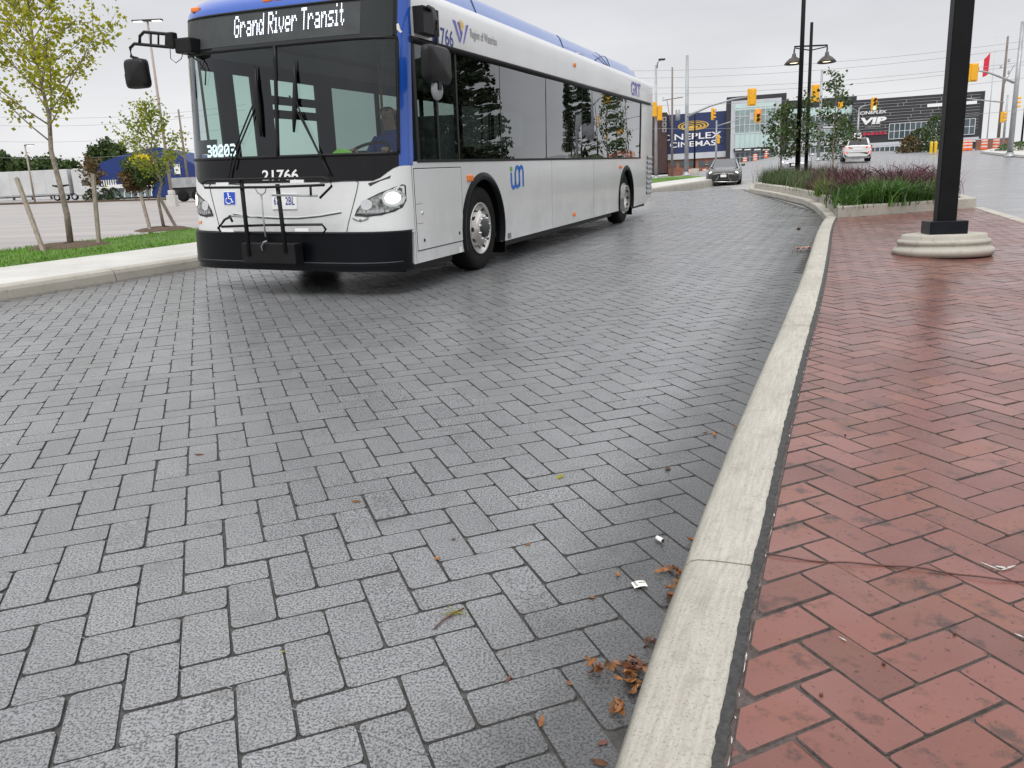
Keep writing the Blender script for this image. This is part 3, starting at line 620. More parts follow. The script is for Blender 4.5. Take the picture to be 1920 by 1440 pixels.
# blue roof fairing
mb = MB(); prof = [(.10, 2.868), (.125, 2.93), (.17, 3.04), (.21, 3.085), (.28, 3.105), (1.25, 3.12), (2.22, 3.105), (2.29, 3.085), (2.33, 3.04), (2.375, 2.93), (2.40, 2.868)]
def fair(a, b):
    q = prof[int(round(b*10))]; x = -1.35+9.95*a; fz = 1.0 if 0 < a < 1 else .55; return (x, q[0], 2.868+(q[1]-2.868)*(1.0 if a < .99 else .75))
mb.grid(fair, 24, 10); mb.add([fair(1, j/10) for j in range(11)], [tuple(range(11))]); fairing = mb.build('roof_fairing', 'bus_blue_sky_sheen', bus, fix=True)
for x in (.33, 3.6, 6.4): MB().tube([(x, prof[j][0]-.004, prof[j][1]) for j in range(0, 5)], .005, 4).build('panel_seam', 'seam_dark', fairing)
MB().bx(-1.2, 9.5, .05, 2.45, 2.80, 2.872).build('roof', 'bus_white', bus, bevel=.02)
MB().tube([(8.95, .3, 2.9), (8.98, .3, 3.0), (9.05, .3, 3.06)], [.05, .06, .03], 8).build('roof_vent', 'lamp_brown', bus)
# waves decal and stripe on the fairing
mb = MB()
for cx, w_ in ((5.35, .9), (6.2, -.7)):
    P_ = [(cx+w_*k/8, .11+.05*math.sin(k/8*PI/2)-.012, 2.90+.16*math.sin(k/8*PI/2)) for k in range(9)]; mb.tube(P_, [.012*(1-k/10) for k in range(9)], 4)
mb.build('wave_stripe', 'navy_print', fairing)
# rear wall, floor, underbody, ceiling
MB().bx(9.52, 9.64, -.03, 2.53, .45, 2.84).build('rear_wall', 'bus_white', bus, bevel=.05)
MB().bx(-1.55, 9.5, .06, 2.44, .33, .40).build('floor', 'interior_dark', bus)
MB().bx(.75, 6.4, .06, 2.44, .19, .33).build('underbody_blocker', 'black_plastic', bus); MB().bx(-1.75, -.7, .06, 2.44, .20, .34).build('underbody_blocker', 'black_plastic', bus); MB().bx(7.9, 9.4, .06, 2.44, .22, .34).build('underbody_blocker', 'black_plastic', bus)  # boxes added low to block light and deepen the shadow under the bus
MB().bx(-1.45, 9.5, -.01, 2.51, 2.60, 2.64).build('ceiling', 'interior_grey', bus)
MB().bx(8.3, 8.36, .0, 2.5, .40, 2.6).build('rear_bulkhead', 'interior_grey', bus)
# window band, visible side
def pane(x0, x1, y, matn, nm='side_window', z0=1.27, z1=2.36):
    mb = MB(); nx = max(2, int((x1-x0)/.16)); mb.grid(lambda a, b: (x0+(x1-x0)*a, y+.0022*math.sin((x0+(x1-x0)*a)*3.1+b*2.4)+.0012*math.sin(b*9+x0), z0+(z1-z0)*b), nx, 5); return mb.build(nm, matn, bus)
seps = [bs(u, 180)[0] for u in (853, 938, 1024, 1092, 1158)]
xs_ = [-.62]+[s for s in seps if s > -.3]+[8.36]
pane(-1.52, -.64, -.045, 'driver_glass', 'driver_window')
for a, b in zip(xs_, xs_[1:]): pane(a+.008, b-.008, -.045, 'side_glass')
for x in xs_[1:-1]: MB().bx(x-.007, x+.007, -.047, -.02, 1.27, 2.36).build('window_post', 'black_plastic', bus)
for x in (-1.55, -1.1, -.63): MB().bx(x-(.035 if x < -1.5 else .018), x+.02, -.052, -.015, 1.27, 2.36).build('window_post', 'black_plastic', bus)
MB().bx(8.34, 8.42, -.053, -.02, 1.27, 2.38).build('window_post', 'black_plastic', bus)
MB().bx(-1.60, 8.42, -.055, -.02, 1.255, 1.285).build('window_sill', 'black_plastic', bus)
MB().tube([(-1.6, -.06, 2.375), (9.2, -.06, 2.40)], .03, 8).build('drip_rail', 'black_plastic', bus)
mb = MB(); mb.slab([(8.42, 1.265), (9.60, 1.265), (9.55, 2.40), (8.42, 2.37)], lambda x, z: (x, -.05, z), lambda x, z: (x, -.02, z)); mb.build('rear_quarter', 'bus_white', bus, fix=True)
# far side: door and windows
FWIN = [(-1.55, -1.33), (-1.06, -.76), (-.41, .50), (.87, 2.0), (2.1, 3.4), (3.5, 4.9), (5.0, 6.4), (6.5, 8.2)]
xs2 = [-1.56]+[q for a in FWIN for q in a[:2]]+[9.55]
for i in range(0, len(xs2), 2): MB().bx(xs2[i], xs2[i+1], 2.52, 2.548, 1.266, 2.40).build('far_post', 'black_plastic', bus)
MB().bx(-1.56, 9.55, 2.521, 2.547, 2.27, 2.41).build('far_header', 'black_plastic', bus)
for z in (1.83, 1.99): MB().bx(-.41, .50, 2.522, 2.545, z, z+.10).build('transom', 'black_plastic', bus)
for i, (a, b) in enumerate(FWIN):
    MB().grid(lambda p, q: (a+(b-a)*p, 2.533, 1.27+1.0*q), 2, 2).build('far_window', 'door_glass' if i < 3 else 'far_glass', bus)
# interior
MB().bx(-1.88, -1.35, .28, 2.22, .95, 1.325).build('dashboard', 'interior_dark', bus, bevel=.06)
mb = MB(); mb.lathe([(.225+.017*math.cos(t), .017*math.sin(t)) for t in np.linspace(0, 2*PI, 9)], 28, Matrix.Translation((-1.52, .55, 1.36)) @ Matrix.Rotation(-.5, 4, 'Y')); mb.tube([(-1.52, .35, 1.36), (-1.52, .75, 1.36)], .012, 6); mb.tube([(-1.52, .55, 1.36), (-1.65, .55, 1.1)], .03, 8); mb.build('steering_wheel', 'black_plastic', bus)
seat = MB(); seat.bx(-1.2, -.72, .3, .8, .8, .95); seat.bx(-.78, -.66, .3, .8, .9, 1.62); seat.bx(-.76, -.68, .42, .68, 1.6, 1.8); seat.build('driver_seat', 'interior_dark', bus, bevel=.05)
for x in (1.0, 1.9, 2.8, 3.7, 4.6, 5.5, 6.6, 7.5):
    for y in (.25, .7, 1.75, 2.2): MB().bx(x, x+.08, y-.19, y+.19, .9, 1.45).bx(x-.42, x, y-.19, y+.19, .82, .9).build('passenger_seat', 'interior_dark', bus, bevel=.03)
rl = [(-1.35, 1.05, 1.30), (-1.35, 1.6, 1.32), (-1.3, 1.95, 1.30), (-1.2, 2.1, 1.15), (-1.15, 2.15, .6)]; MB().tube(rl, .018, 8).build('handrail', 'yellow_rail', bus)
for x, y in ((.6, 1.6), (2.3, .95), (4.1, 1.6)): MB().tube([(x, y, .4), (x, y, 2.6)], .017, 8).build('stanchion', 'yellow_rail', bus)
MB().bx(-.55, -.52, .02, .95, .4, 1.75).build('partition', 'interior_grey', bus)
mb = MB(); P_ = [(-1.72+.1*math.cos(t)*(1+.3*math.sin(3*t)), .72+.16*math.sin(t)) for t in np.linspace(0, 2*PI, 14)[:-1]]; c = [(-1.7, .6, 1.36), (-1.75, .7, 1.34)]
mb.add([(x, y, 1.325) for x, y in P_]+[(-1.72+(x+1.72)*.6, .72+(y-.72)*.6, 1.375+.012*math.sin(i*2.6)) for i, (x, y) in enumerate(P_)]+[(-1.7, .76, 1.415)], [(i, (i+1) % 13, 13+(i+1) % 13, 13+i) for i in range(13)]+[(13+i, 13+(i+1) % 13, 26) for i in range(13)]); vest = mb.build('safety_vest', 'hi_vis', fix=True); vest.matrix_basis = BM.copy(); tag(vest, 'crumpled lime green safety vest lying on the bus dashboard', 'vest')
# LED lettering
GL = {'G': ["01110","10001","10000","10111","10001","10001","01110"], 'r': ["00000","00000","10110","11001","10000","10000","10000"], 'a': ["00000","00000","01110","00001","01111","10001","01111"], 'n': ["00000","00000","10110","11001","10001","10001","10001"], 'd': ["00001","00001","01101","10011","10001","10011","01101"], 'R': ["11110","10001","10001","11110","10100","10010","10001"], 'i': ["010","000","110","010","010","010","111"], 'v': ["00000","00000","10001","10001","10001","01010","00100"], 'e': ["00000","00000","01110","10001","11111","10000","01110"], 'T': ["11111","00100","00100","00100","00100","00100","00100"], 's': ["00000","00000","01111","10000","01110","00001","11110"], 't': ["0100","0100","1110","0100","0100","0101","0010"], '3': ["11110","00001","00001","01110","00001","00001","11110"], '0': ["01110","10001","10011","10101","11001","10001","01110"], '2': ["01110","10001","00001","00110","01000","10000","11111"]}
def led(name, txt, parent, p0, p1, zspan, matn, off, rows=2, r=.0048):
    cols = []; lets = []
    for k, ch in enumerate(txt):
        if ch == ' ': cols += [(None, [0]*7)]*3; continue
        g = GL[ch]; cols += [(k, [int(g[rw][c_]) for rw in range(7)]) for c_ in range(len(g[0]))]+[(None, [0]*7)]
    cols = cols[:-1]; n = len(cols); (y0, z0), (y1, z1) = p0, p1; L = {}
    for i, (k, cl) in enumerate(cols):
        for rw in range(7):
            if cl[rw]:
                mb = L.setdefault(k, MB())
                for q in range(rows):
                    f = i/(n-1); y = y0+(y1-y0)*f; z = z0+(z1-z0)*f+zspan*(1-(rw*rows+q)/(7*rows-1)); x = FX(y, z, off)
                    mb.add([(x, y+a*r, z+b*r*1.1) for a, b in ((1, .5), (.5, 1), (-.5, 1), (-1, .5), (-1, -.5), (-.5, -1), (.5, -1), (1, -.5))], [tuple(range(8))])
    for mb in L.values(): mb.build(name, matn, parent)
sb = band('route_display', 2.41, 2.69, 'interior_dark', -.72, .88, nz=3, off=.006); sb['label'] = 'lit white dot-matrix sign reading Grand River Transit'
led('lit_letter', 'Grand River Transit', sb, bf(441, 70), bf(645, 46), .185, 'led_white', .010)
rn = band('run_number', 1.40, 1.54, 'interior_dark', .62, .93, nz=2, off=-.05); rn['label'] = 'lit white run number 30203 behind the windscreen'; led('lit_digit', '30203', rn, bf(385, 294), bf(436, 291), .105, 'led_white', -.04, 2, .0075)
# headlights
HP = [(668, 402), (672, 392), (680, 382), (690, 374), (713, 363), (735, 355), (752, 349), (757, 351), (758, 376), (752, 388), (738, 395), (715, 401), (690, 404)]
Pr = [bf(u, v) for u, v in HP]; lc = bf(737, 372)
for s_ in (0, 1):
    P_ = Pr if s_ == 0 else [(2.5-y, z) for y, z in Pr]; c_ = lc if s_ == 0 else (2.5-lc[0], lc[1]); cy, cz = sum(p[0] for p in P_)/len(P_), sum(p[1] for p in P_)/len(P_)
    hl = decal('headlight', None, 'seam_dark', .006, yz=[(cy+(y-cy)*1.07, cz+(z-cz)*1.12) for y, z in P_]); decal('lens', None, 'lens_clear', .010, hl, yz=[(cy+(y-cy)*.96, cz+(z-cz)*.93) for y, z in P_])
    for r, mt_, of in ((.085, 'chrome', .013), (.058, 'lamp_lens', .017)): decal('lamp', None, mt_, of, hl, yz=[(c_[0]+r*.95*math.cos(t), c_[1]+.005+r*math.sin(t)*.95) for t in np.linspace(0, 2*PI, 17)[:-1]])
    k_ = 1 if s_ == 0 else -1
    decal('lamp', None, 'chrome', .013, hl, yz=[(c_[0]+k_*.22+.055*math.cos(t), c_[1]-.05+.05*math.sin(t)) for t in np.linspace(0, 2*PI, 15)[:-1]])
    for i in range(7): yy = c_[0]+k_*(.04+.04*i); decal('led_strip', None, 'galv', .013, hl, yz=[(yy-.014, cz-.092), (yy+.014, cz-.092), (yy+.014, cz-.07), (yy-.014, cz-.07)])
# mouldings, hatch seams, slots
hs = [bf(u, v) for u, v in ((650, 437), (653, 420), (668, 362), (672, 342), (665, 338), (600, 343))]; front_tube('hatch_seam', hs, .004, 'seam_dark', .001, panel); front_tube('hatch_seam', [(2.5-y, z) for y, z in hs], .004, 'seam_dark', .001, panel)
decal('panel_slot', [(690, 344), (733, 329), (731, 334), (694, 349)], 'seam_dark', .003, panel)
P_ = [bf(u, v) for u, v in ((438, 400), (470, 405), (520, 408), (560, 408), (600, 404), (640, 397))]; front_tube('panel_crease', P_, .008, 'bus_white', .002, panel); front_tube('panel_crease', [(y, z-.012) for y, z in P_], .004, 'seam_dark', .001, panel)
decal('marker_lamp', [(370, 414), (378, 414), (378, 420), (370, 420)], 'amber', .006, panel)
# wheelchair badge
y0, z1 = bf(419, 359); y1, z0 = bf(443, 385); bd = decal('access_badge', None, 'white_print', .004, yz=[(y0, z0), (y1, z0), (y1, z1), (y0, z1)])
i_ = .007; decal('badge_field', None, 'sign_blue', .006, bd, yz=[(y0-i_, z0+i_), (y1+i_, z0+i_), (y1+i_, z1-i_), (y0-i_, z1-i_)])
mb = MB(); cy, cz, wd, ht = (y0+y1)/2, (z0+z1)/2, abs(y1-y0), z1-z0; sy = -1 if y1 < y0 else 1
def bpnt(a, b): y, z = cy+sy*a*wd, cz+b*ht; return (FX(y, z, .008), y, z)
mb.tube([bpnt(-.05+.24*math.cos(t), -.16+.22*math.sin(t)) for t in np.linspace(2.2, 2*PI+.2, 14)], .006, 4); mb.tube([bpnt(-.08, .27), bpnt(-.04, -.02), bpnt(.16, -.04), bpnt(.24, -.3), bpnt(.32, -.27)], .007, 4); mb.tube([bpnt(-.05, .13), bpnt(.14, .12)], .006, 4); mb.lathe([(.0, .0), (.011, .0)], 10, Matrix.Translation(bpnt(-.09, .34)) @ Matrix.Rotation(-PI/2, 4, 'Y')); mb.build('badge_symbol', 'white_print', bd)
# plate
y0, z1 = bf(511, 363); y1, z0 = bf(558, 392); pl = decal('licence_plate', None, 'white_print', .012, yz=[(y0, z0), (y1, z0), (y1, z1), (y0, z1)], thick=.014)
def pfn(a, b, A=y0, B=y1, C=z0, D=z1): y = A+(B-A)*(.08+.84*a); z = C+(D-C)*(.28+.5*b); return (FX(y, z, .0145), y, z)
lettering('plate_number', '67', 'navy_print', pl, lambda a, b: pfn(a*.24, b), .01); lettering('plate_number', '2BL', 'navy_print', pl, lambda a, b: pfn(.56+a*.44, b), .01)
y0, z0 = bf(493, 339); y1, z1 = bf(560, 317)
def nfn(a, b, A=y0, B=y1, C=bf(526, 338)[1], D=bf(526, 318)[1]): y = A+(B-A)*a; z = C+(D-C)*b; return (FX(y, z, .009), y, z)
lettering('fleet_number', '21766', 'white_print', bus, nfn, .02)
c_ = bf(676, 413); mb = MB()
for k_ in (-1, 1): mb.add([(FX(c_[0]+y, c_[1]+z, .004), c_[0]+y, c_[1]+z) for y, z in ((k_*.012, -.004), (k_*.085, .028), (k_*.07, .006), (k_*.05, -.002), (k_*.012, -.014))], [(0, 1, 2, 3, 4)])
mb.add([(FX(c_[0], c_[1], .005), c_[0]+.015*math.cos(t), c_[1]-.002+.015*math.sin(t)) for t in np.linspace(0, 2*PI, 11)[:-1]], [tuple(range(10))]); mb.build('winged_emblem', 'grey_print', panel)
# sticker on sign band
decal('corner_sticker', [(744, 45), (748, 44), (751, 55), (755, 60), (751, 62), (745, 56)], 'paper', .008)
# wipers
def wiper(arms, blade):
    P = [[bf(*p) for p in a] for a in arms]; w_ = front_tube('wiper', P[0], .008, 'black_plastic', .03, ws); [front_tube('wiper_arm', p, .008, 'black_plastic', .03, w_) for p in P[1:]]
    B = [bf(*p) for p in blade]; mb = MB(); pts = [(FX(y, z, .025), y, z) for y, z in B]; mb.tube(pts, [.006, .02, .03, .026, .012][:len(pts)], 6); mb.build('wiper_blade', 'black_plastic', w_)
wiper([[(432, 335), (440, 290), (478, 197)], [(441, 318), (450, 280), (485, 196)]], [(482, 124), (484, 165), (486, 195), (489, 225), (493, 256)])
wiper([[(622, 330), (590, 265), (546, 180)], [(608, 300), (570, 220), (556, 182)]], [(555, 113), (556, 150), (557, 182), (555, 215), (554, 248)])
# bicycle rack
def rk_pts(pxs, x): return [(x, *bp_(u, v, x)) for u, v in pxs]
mb = MB(); mb.tube(rk_pts([(452, 333), (459, 400), (468, 480)], -2.36), .022, 6); rack = mb.build('bike_rack', 'black_plastic', bus)
MB().tube(rk_pts([(520, 345), (528, 410), (536, 474)], -2.36), .022, 6).build('rack_post', 'black_plastic', rack)
MB().tube(rk_pts([(600, 371), (622, 349), (619, 338), (606, 333), (500, 335), (388, 338), (379, 344), (384, 352), (500, 351), (608, 347)], -2.39), .012, 8).build('wheel_tray', 'black_plastic', rack)
MB().tube(rk_pts([(432, 406), (421, 412), (409, 428), (415, 436), (500, 437), (606, 437), (611, 430), (604, 421), (500, 422), (416, 425)], -2.33), .012, 8).build('wheel_tray', 'black_plastic', rack)
MB().tube(rk_pts([(430, 404), (436, 416)], -2.33), .012, 6).build('tray_link', 'black_plastic', rack); MB().tube(rk_pts([(582, 348), (583, 366)], -2.39), .012, 6).build('tray_link', 'black_plastic', rack)
MB().tube(rk_pts([(510, 366), (595, 367)], -2.38), .010, 8).build('support_arm', 'galv', rack); MB().tube(rk_pts([(430, 405), (482, 407)], -2.32), .010, 8).build('support_arm', 'galv', rack)
MB().tube(rk_pts([(490, 366), (494, 410), (498, 444)], -2.34), .008, 6).tube(rk_pts([(478, 352), (483, 361), (490, 366), (497, 361), (499, 352)], -2.34), .006, 6).build('release_handle', 'galv', rack)
for u, v in ((417, 345), (557, 340), (427, 432), (566, 431)):
    y, z = bp_(u, v, -2.405); MB().bx(-2.41, -2.40, y-.075, y+.075, z-.014, z+.014).build('reflector', 'white_print', rack)
(ya, za), (yb, zb) = bp_(464, 492, -2.3), bp_(558, 456, -2.3); MB().bx(-2.36, -2.22, min(ya, yb), max(ya, yb), za, zb).build('rack_mount', 'black_plastic', rack, bevel=.01)
MB().tube(rk_pts([(492, 470), (490, 462), (494, 454), (500, 452)], -2.38), .007, 6).build('mount_loop', 'galv', rack)
# mirrors
def ml(u, v, x=-2.0): y, z = bp_(u, v, x); return Vector((x, y, z))
a, b = ml(238, 168), ml(278, 108); mb = MB(); w_, h_ = abs(a.y-b.y)*.84, b.z-a.z; c = (a+b)/2
def hous(al, be):
    t = al*2*PI; s_ = [0, .8, 1, 1, .8, 0][int(round(be*5))]; xx = [-.06, -.055, -.03, .03, .05, .05][int(round(be*5))]; cx, sn = math.cos(t), math.sin(t); e_ = .35
    return (c.x+xx, c.y+math.copysign(abs(cx)**e_, cx)*w_/2*s_*(1 if sn < .0 else .95), c.z+math.copysign(abs(sn)**e_, sn)*h_/2*s_)
mb.grid(hous, 28, 5); mir = mb.build('wing_mirror', 'black_plastic', bus, fix=True)
mb = MB(); mb.tube([ml(*p) for p in ((258, 110), (246, 106), (244, 90), (252, 82), (325, 89))], .016, 8); mb.tube([ml(*p) for p in ((262, 82), (262, 68), (270, 60), (325, 65))], .016, 8)
for u in (283, 297, 311): mb.tube([ml(u, 62), ml(u, 86)], .010, 6)
mb.build('mirror_arm', 'black_plastic', mir)
mb = MB(); p0, p1 = ml(318, 92), ml(327, 60); mb.bx(-2.04, -1.96, min(p0.y, p1.y), max(p0.y, p1.y), p0.z, p1.z); p0, p1 = ml(331, 101), ml(357, 69); mb.bx(-2.02, -1.80, min(p0.y, p1.y), max(p0.y, p1.y), p0.z, p1.z); mb.build('mirror_bracket', 'black_plastic', mir, bevel=.015)
MB().tube([ml(*p) for p in ((319, 92), (320, 110), (330, 118), (340, 110), (343, 100))], .004, 5).tube([ml(*p, -1.95) for p in ((352, 100), (372, 115), (386, 133), (385, 160))], .007, 5).build('mirror_cable', 'black_plastic', mir)
YM = -.38
def mr_(u, v, y=YM): x, z = bs(u, v, y); return Vector((x, y, z))
a, b = mr_(793, 152), mr_(842, 93); c = (a+b)/2; w_, h_ = (b.x-a.x)*.84, b.z-a.z; mb = MB()
def hous2(al, be):
    t = al*2*PI; s_ = [0, .85, 1, 1, .8, 0][int(round(be*5))]; yy = [-.06, -.055, -.03, .03, .06, .06][int(round(be*5))]; cx, sn = math.cos(t), math.sin(t); e_ = .35
    return (c.x+math.copysign(abs(cx)**e_, cx)*w_/2*s_, c.y+yy, c.z+math.copysign(abs(sn)**e_, sn)*h_/2*s_)
mb.grid(hous2, 28, 5); mir = mb.build('wing_mirror', 'black_plastic', bus, fix=True)
p0, p1 = bs(776, 62), bs(803, 22); mb = MB(); mb.bx(p0[0], p1[0], -.16, -.05, p0[1], p1[1]); mb.tube([Vector((p1[0], -.12, p1[1]-.02)), mr_(803, 13, -.2), mr_(812, 18, -.3), mr_(817, 40), mr_(818, 60), mr_(815, 95)], .02, 8); mb.build('mirror_arm', 'black_plastic', mir, bevel=0)
q = mr_(818, 169); mb = MB(); mb.lathe([(.0, -.03), (.05, -.026), (.085, -.01), (.092, .01), (.08, .03), (0, .03)], 20, Matrix.Translation(q) @ Matrix.Rotation(PI/2, 4, 'X')); mb.build('convex_mirror', 'galv', mir, fix=True); mb = MB(); mb.bx(q.x-.03, q.x+.03, q.y-.045, q.y-.03, q.z-.0, q.z+.14); mb.build('mirror_stem', 'black_plastic', mir)
# side details
def sdec(name, pxs, matn, parent=None, d=.003):
    P = [bs(u, v) for u, v in pxs]; mb = MB(); mb.slab(P, lambda x, z: (x, -.05-d, z), lambda x, z: (x, -.049, z)); return mb.build(name, matn, parent or side_panel, fix=True)
def rect(x0, x1, z0, z1): return [(x0, z0), (x1, z0), (x1, z1), (x0, z1)]
MB().bx(-1.69, -.60, -.0515, -.049, .40, 1.205).build('door_gap', 'seam_dark', side_panel); ad_ = MB().bx(-1.68, -.61, -.0545, -.048, .41, 1.195).build('access_door', 'bus_white', side_panel, bevel=.004)
for z in (.86, .67): MB().bx(-1.68, -1.55, -.0552, -.0545, z, z+.004).build('latch_line', 'seam_dark', ad_)
for x in (-1.545, -1.56, -.72): MB().lathe([(0, .006), (.016, .006), (.018, 0)], 10, Matrix.Translation((x, -.0545, .77 if x == -1.56 else .5)) @ Matrix.Rotation(PI/2, 4, 'X')).build('latch', 'chrome' if x == -1.56 else 'seam_dark', ad_)
for u, v, w_, h_ in ((880, 334, .07, .035), (1163, 313, .09, .03), (1076, 402, .05, .03), (1077, 122, .03, .03)):
    x, z = bs(u, v); MB().bx(x-w_, x+w_, -.075, -.049, z-h_, z+h_).build('side_marker', 'amber', side_panel, bevel=.012)
for x in (-1.72, 2.5, 4.75): MB().bx(x-.002, x+.002, -.0508, -.049, .29, 1.25).build('panel_seam', 'seam_dark', side_panel)
x, z = bs(955, 442); MB().bx(x-.06, x+.06, -.052, -.049, z-.035, z+.035).build('small_notice', 'grey_print', side_panel)
x, z = bs(864, 468); MB().bx(x-.03, x+.03, -.052, -.049, z-.03, z+.03).build('small_notice', 'white_print', side_panel)
def sfn(u0, v0, u1, v1, yy=-.0525):
    (xa, za), (xb, zb) = bs(u0, v0), bs(u1, v1)
    return lambda a, b: (xa+(xb-xa)*a, yy, za+(zb-za)*b)
lettering('fleet_number', '21766', 'navy_print', bus, sfn(809, 78, 849, 58), .015)
lettering('region_name', 'Region of Waterloo', 'grey_print', bus, sfn(882, 76, 931, 70.5))
(xa, za), (xb, zb) = bs(850, 76), bs(878, 40); wf = lambda a, b: (xa+(xb-xa)*a, -.0525, za+(zb-za)*b); emb = MB()
for P_ in ([(0, .85), (.18, .82), (.42, .18), (.36, .0)], [(.3, .82), (.42, .82), (.55, .35), (.5, .15)], [(1, .85), (.84, .8), (.6, .0), (.66, .0)], [(.36, .0), (.44, .0), (.6, .45), (.55, .55)]): emb.add([wf(*p) for p in P_], [(0, 1, 2, 3)])
emb = emb.build('region_emblem', 'purple_print', bus); mb = MB(); mb.add([wf(a, b) for a, b in ((.45, .5), (.35, .72), (.4, .9), (.47, .82), (.52, 1.0), (.58, .82), (.66, .9), (.68, .7), (.58, .5))], [tuple(range(9))]); mb.build('emblem_flame', 'gold_print', emb)
lettering('operator_letters', 'GRT', 'purple_print', bus, sfn(1183, 178, 1201, 158), .02)
lettering('small_name', 'Grand River Transit', 'white_print', bus, sfn(1160, 291.5, 1195, 289.5, -.056))
(xa, za), (xb, zb) = bs(957, 354), bs(982, 311); lf = lambda a, b: (xa+(xb-xa)*a, -.053, za+(zb-za)*b)
def ribbon(mb, pts, w_):
    P = [np.array(lf(*p)) for p in pts]; L = []; R = []
    for i, p in enumerate(P):
        d = P[min(i+1, len(P)-1)]-P[max(i-1, 0)]; d /= np.linalg.norm(d)+1e-9; n_ = np.array([-d[2], 0, d[0]])*w_; L.append(p+n_); R.append(p-n_)
    k = len(P); mb.add(L+R, [(i, i+1, k+i+1, k+i) for i in range(k-1)])
mb = MB(); ribbon(mb, [(.08, .72), (.08, .3), (.12, .1), (.22, .03), (.33, .1), (.36, .3), (.36, .7), (.42, .9), (.52, .97), (.62, .9), (.65, .7), (.65, .05)], .028)
ribbon(mb, [(.36, .35), (.4, .12), (.5, .05), (.6, .12), (.64, .3)], .025); ribbon(mb, [(.65, .72), (.7, .9), (.8, .97), (.9, .9), (.93, .7), (.93, .05)], .028)
lg = mb.build('line_logo', 'ion_blue', bus); mb = MB(); mb.add([lf(a, b) for a, b in ((.0, .78), (.16, .78), (.16, .98), (.0, .98))], [(0, 1, 2, 3)]); mb.build('logo_dot', 'ion_green', lg)
# rear louvre
MB().bx(9.05, 9.6, -.049, -.03, .44, 1.34).build('louvre_frame', 'seam_dark', side_panel)
for i in range(8): z = .47+i*.108; MB().add([(9.07, -.052, z), (9.58, -.052, z), (9.58, -.075, z+.05), (9.07, -.075, z+.05), (9.58, -.052, z+.095), (9.07, -.052, z+.095)], [(0, 1, 2, 3), (3, 2, 4, 5)]).build('louvre_slat', 'galv', side_panel)
# wheels
def wheel(cx, y0, sgn, dish):
    M_ = Matrix.Translation((cx, y0, .49)) @ Matrix.Rotation(PI/2 if sgn > 0 else -PI/2, 4, 'X')    # axis z -> -y (outwards on the visible side)
    mb = MB(); mb.lathe([(.29, -.28), (.47, -.27), (.49, -.22), (.49, -.06), (.475, -.015), (.43, .0), (.36, -.002), (.30, -.015), (.29, -.03)], 44, M_)
    wl = mb.build('wheel', 'tyre', bus, fix=True); d = dish
    mb = MB(); mb.lathe([(.30, -.02), (.305, .0), (.29, .003), (.272, -.03), (.255, -.05*d), (.175, .02*d), (.165, .035*d), (.108, .037*d)], 36, M_); rm = mb.build('rim', 'rim_metal', wl, fix=True); MB().lathe([(.11, .036*d), (.10, .06*d), (.085, .075*d), (.0, .078*d)], 20, M_).build('hub', 'interior_dark', wl, fix=True)
    for k in range(10):
        t = 2*PI*k/10; r_ = .222; zz = -.015*d; nrm = M_ @ Vector((r_*math.cos(t), r_*math.sin(t), zz+.004)); mb = MB()
        mb.lathe([(0, .003), (.024, .003), (.027, -.004)], 12, M_ @ Matrix.Translation((r_*math.cos(t), r_*math.sin(t), zz+.012)) @ Matrix.Rotation(t, 4, 'Z') @ Matrix.Rotation(math.atan2(-.07*d, .085), 4, 'Y')); mb.build('hand_hole', 'seam_dark', wl)
        t += PI/10; mb = MB(); mb.lathe([(0, .028), (.010, .028), (.013, 0)], 6, M_ @ Matrix.Translation((.138*math.cos(t), .138*math.sin(t), .035*d))); mb.build('lug_nut', 'chrome', wl)
for cx, dsh in ((0, 1.0), (7.165, -1.4)): wheel(cx, .0, 1, dsh); wheel(cx, 2.5, -1, dsh)
for cx in (0, 7.165):
    for y0, s_ in ((-.05, -1), (2.55, 1)):
        mb = MB(); A_ = np.linspace(PI+.36, -.36, 28); mb.grid(lambda a, b: (lambda t, q: (cx+q[0]*math.cos(t), y0+s_*q[1], .49+q[0]*math.sin(t)))(A_[int(round(a*27))], [(.565, -.06), (.565, .018), (.60, .024), (.645, .002)][int(round(b*3))]), 27, 3); mb.build('arch_trim', 'bumper_rubber', bus)
        mb = MB(); mb.grid(lambda a, b: (lambda t: (cx+.63*math.cos(t), y0-s_*(.03+.45*b), .49+.63*math.sin(t)))(A_[int(round(a*27))]), 27, 1); mb.build('wheel_well', 'black_plastic', bus)
for cx in (.72, 7.86): MB().bx(cx, cx+.012, -.01, .35, .12, .52).build('mud_flap', 'bumper_rubber', bus)

# ---- the driver
def skin_person(name, verts, edges, radii, root, colour_fn, mats):
    me = bpy.data.meshes.new(name); me.from_pydata(verts, edges, []); o = bpy.data.objects.new(name, me); COL.objects.link(o)
    sk = o.modifiers.new('skin', 'SKIN'); sk.use_smooth_shade = True; ss = o.modifiers.new('sub', 'SUBSURF'); ss.levels = 2; ss.render_levels = 2
    for i, r in enumerate(radii): d = me.skin_vertices[0].data[i]; d.radius = r if isinstance(r, tuple) else (r, r); d.use_root = (i == root)
    bpy.context.view_layer.update(); nm = bpy.data.meshes.new_from_object(o.evaluated_get(bpy.context.evaluated_depsgraph_get())); bpy.data.objects.remove(o)
    nm.materials.clear()
    for q in mats: nm.materials.append(MT[q])
    for p in nm.polygons: p.material_index = colour_fn(p.center); p.use_smooth = True
    o = bpy.data.objects.new(name, nm); COL.objects.link(o); return o
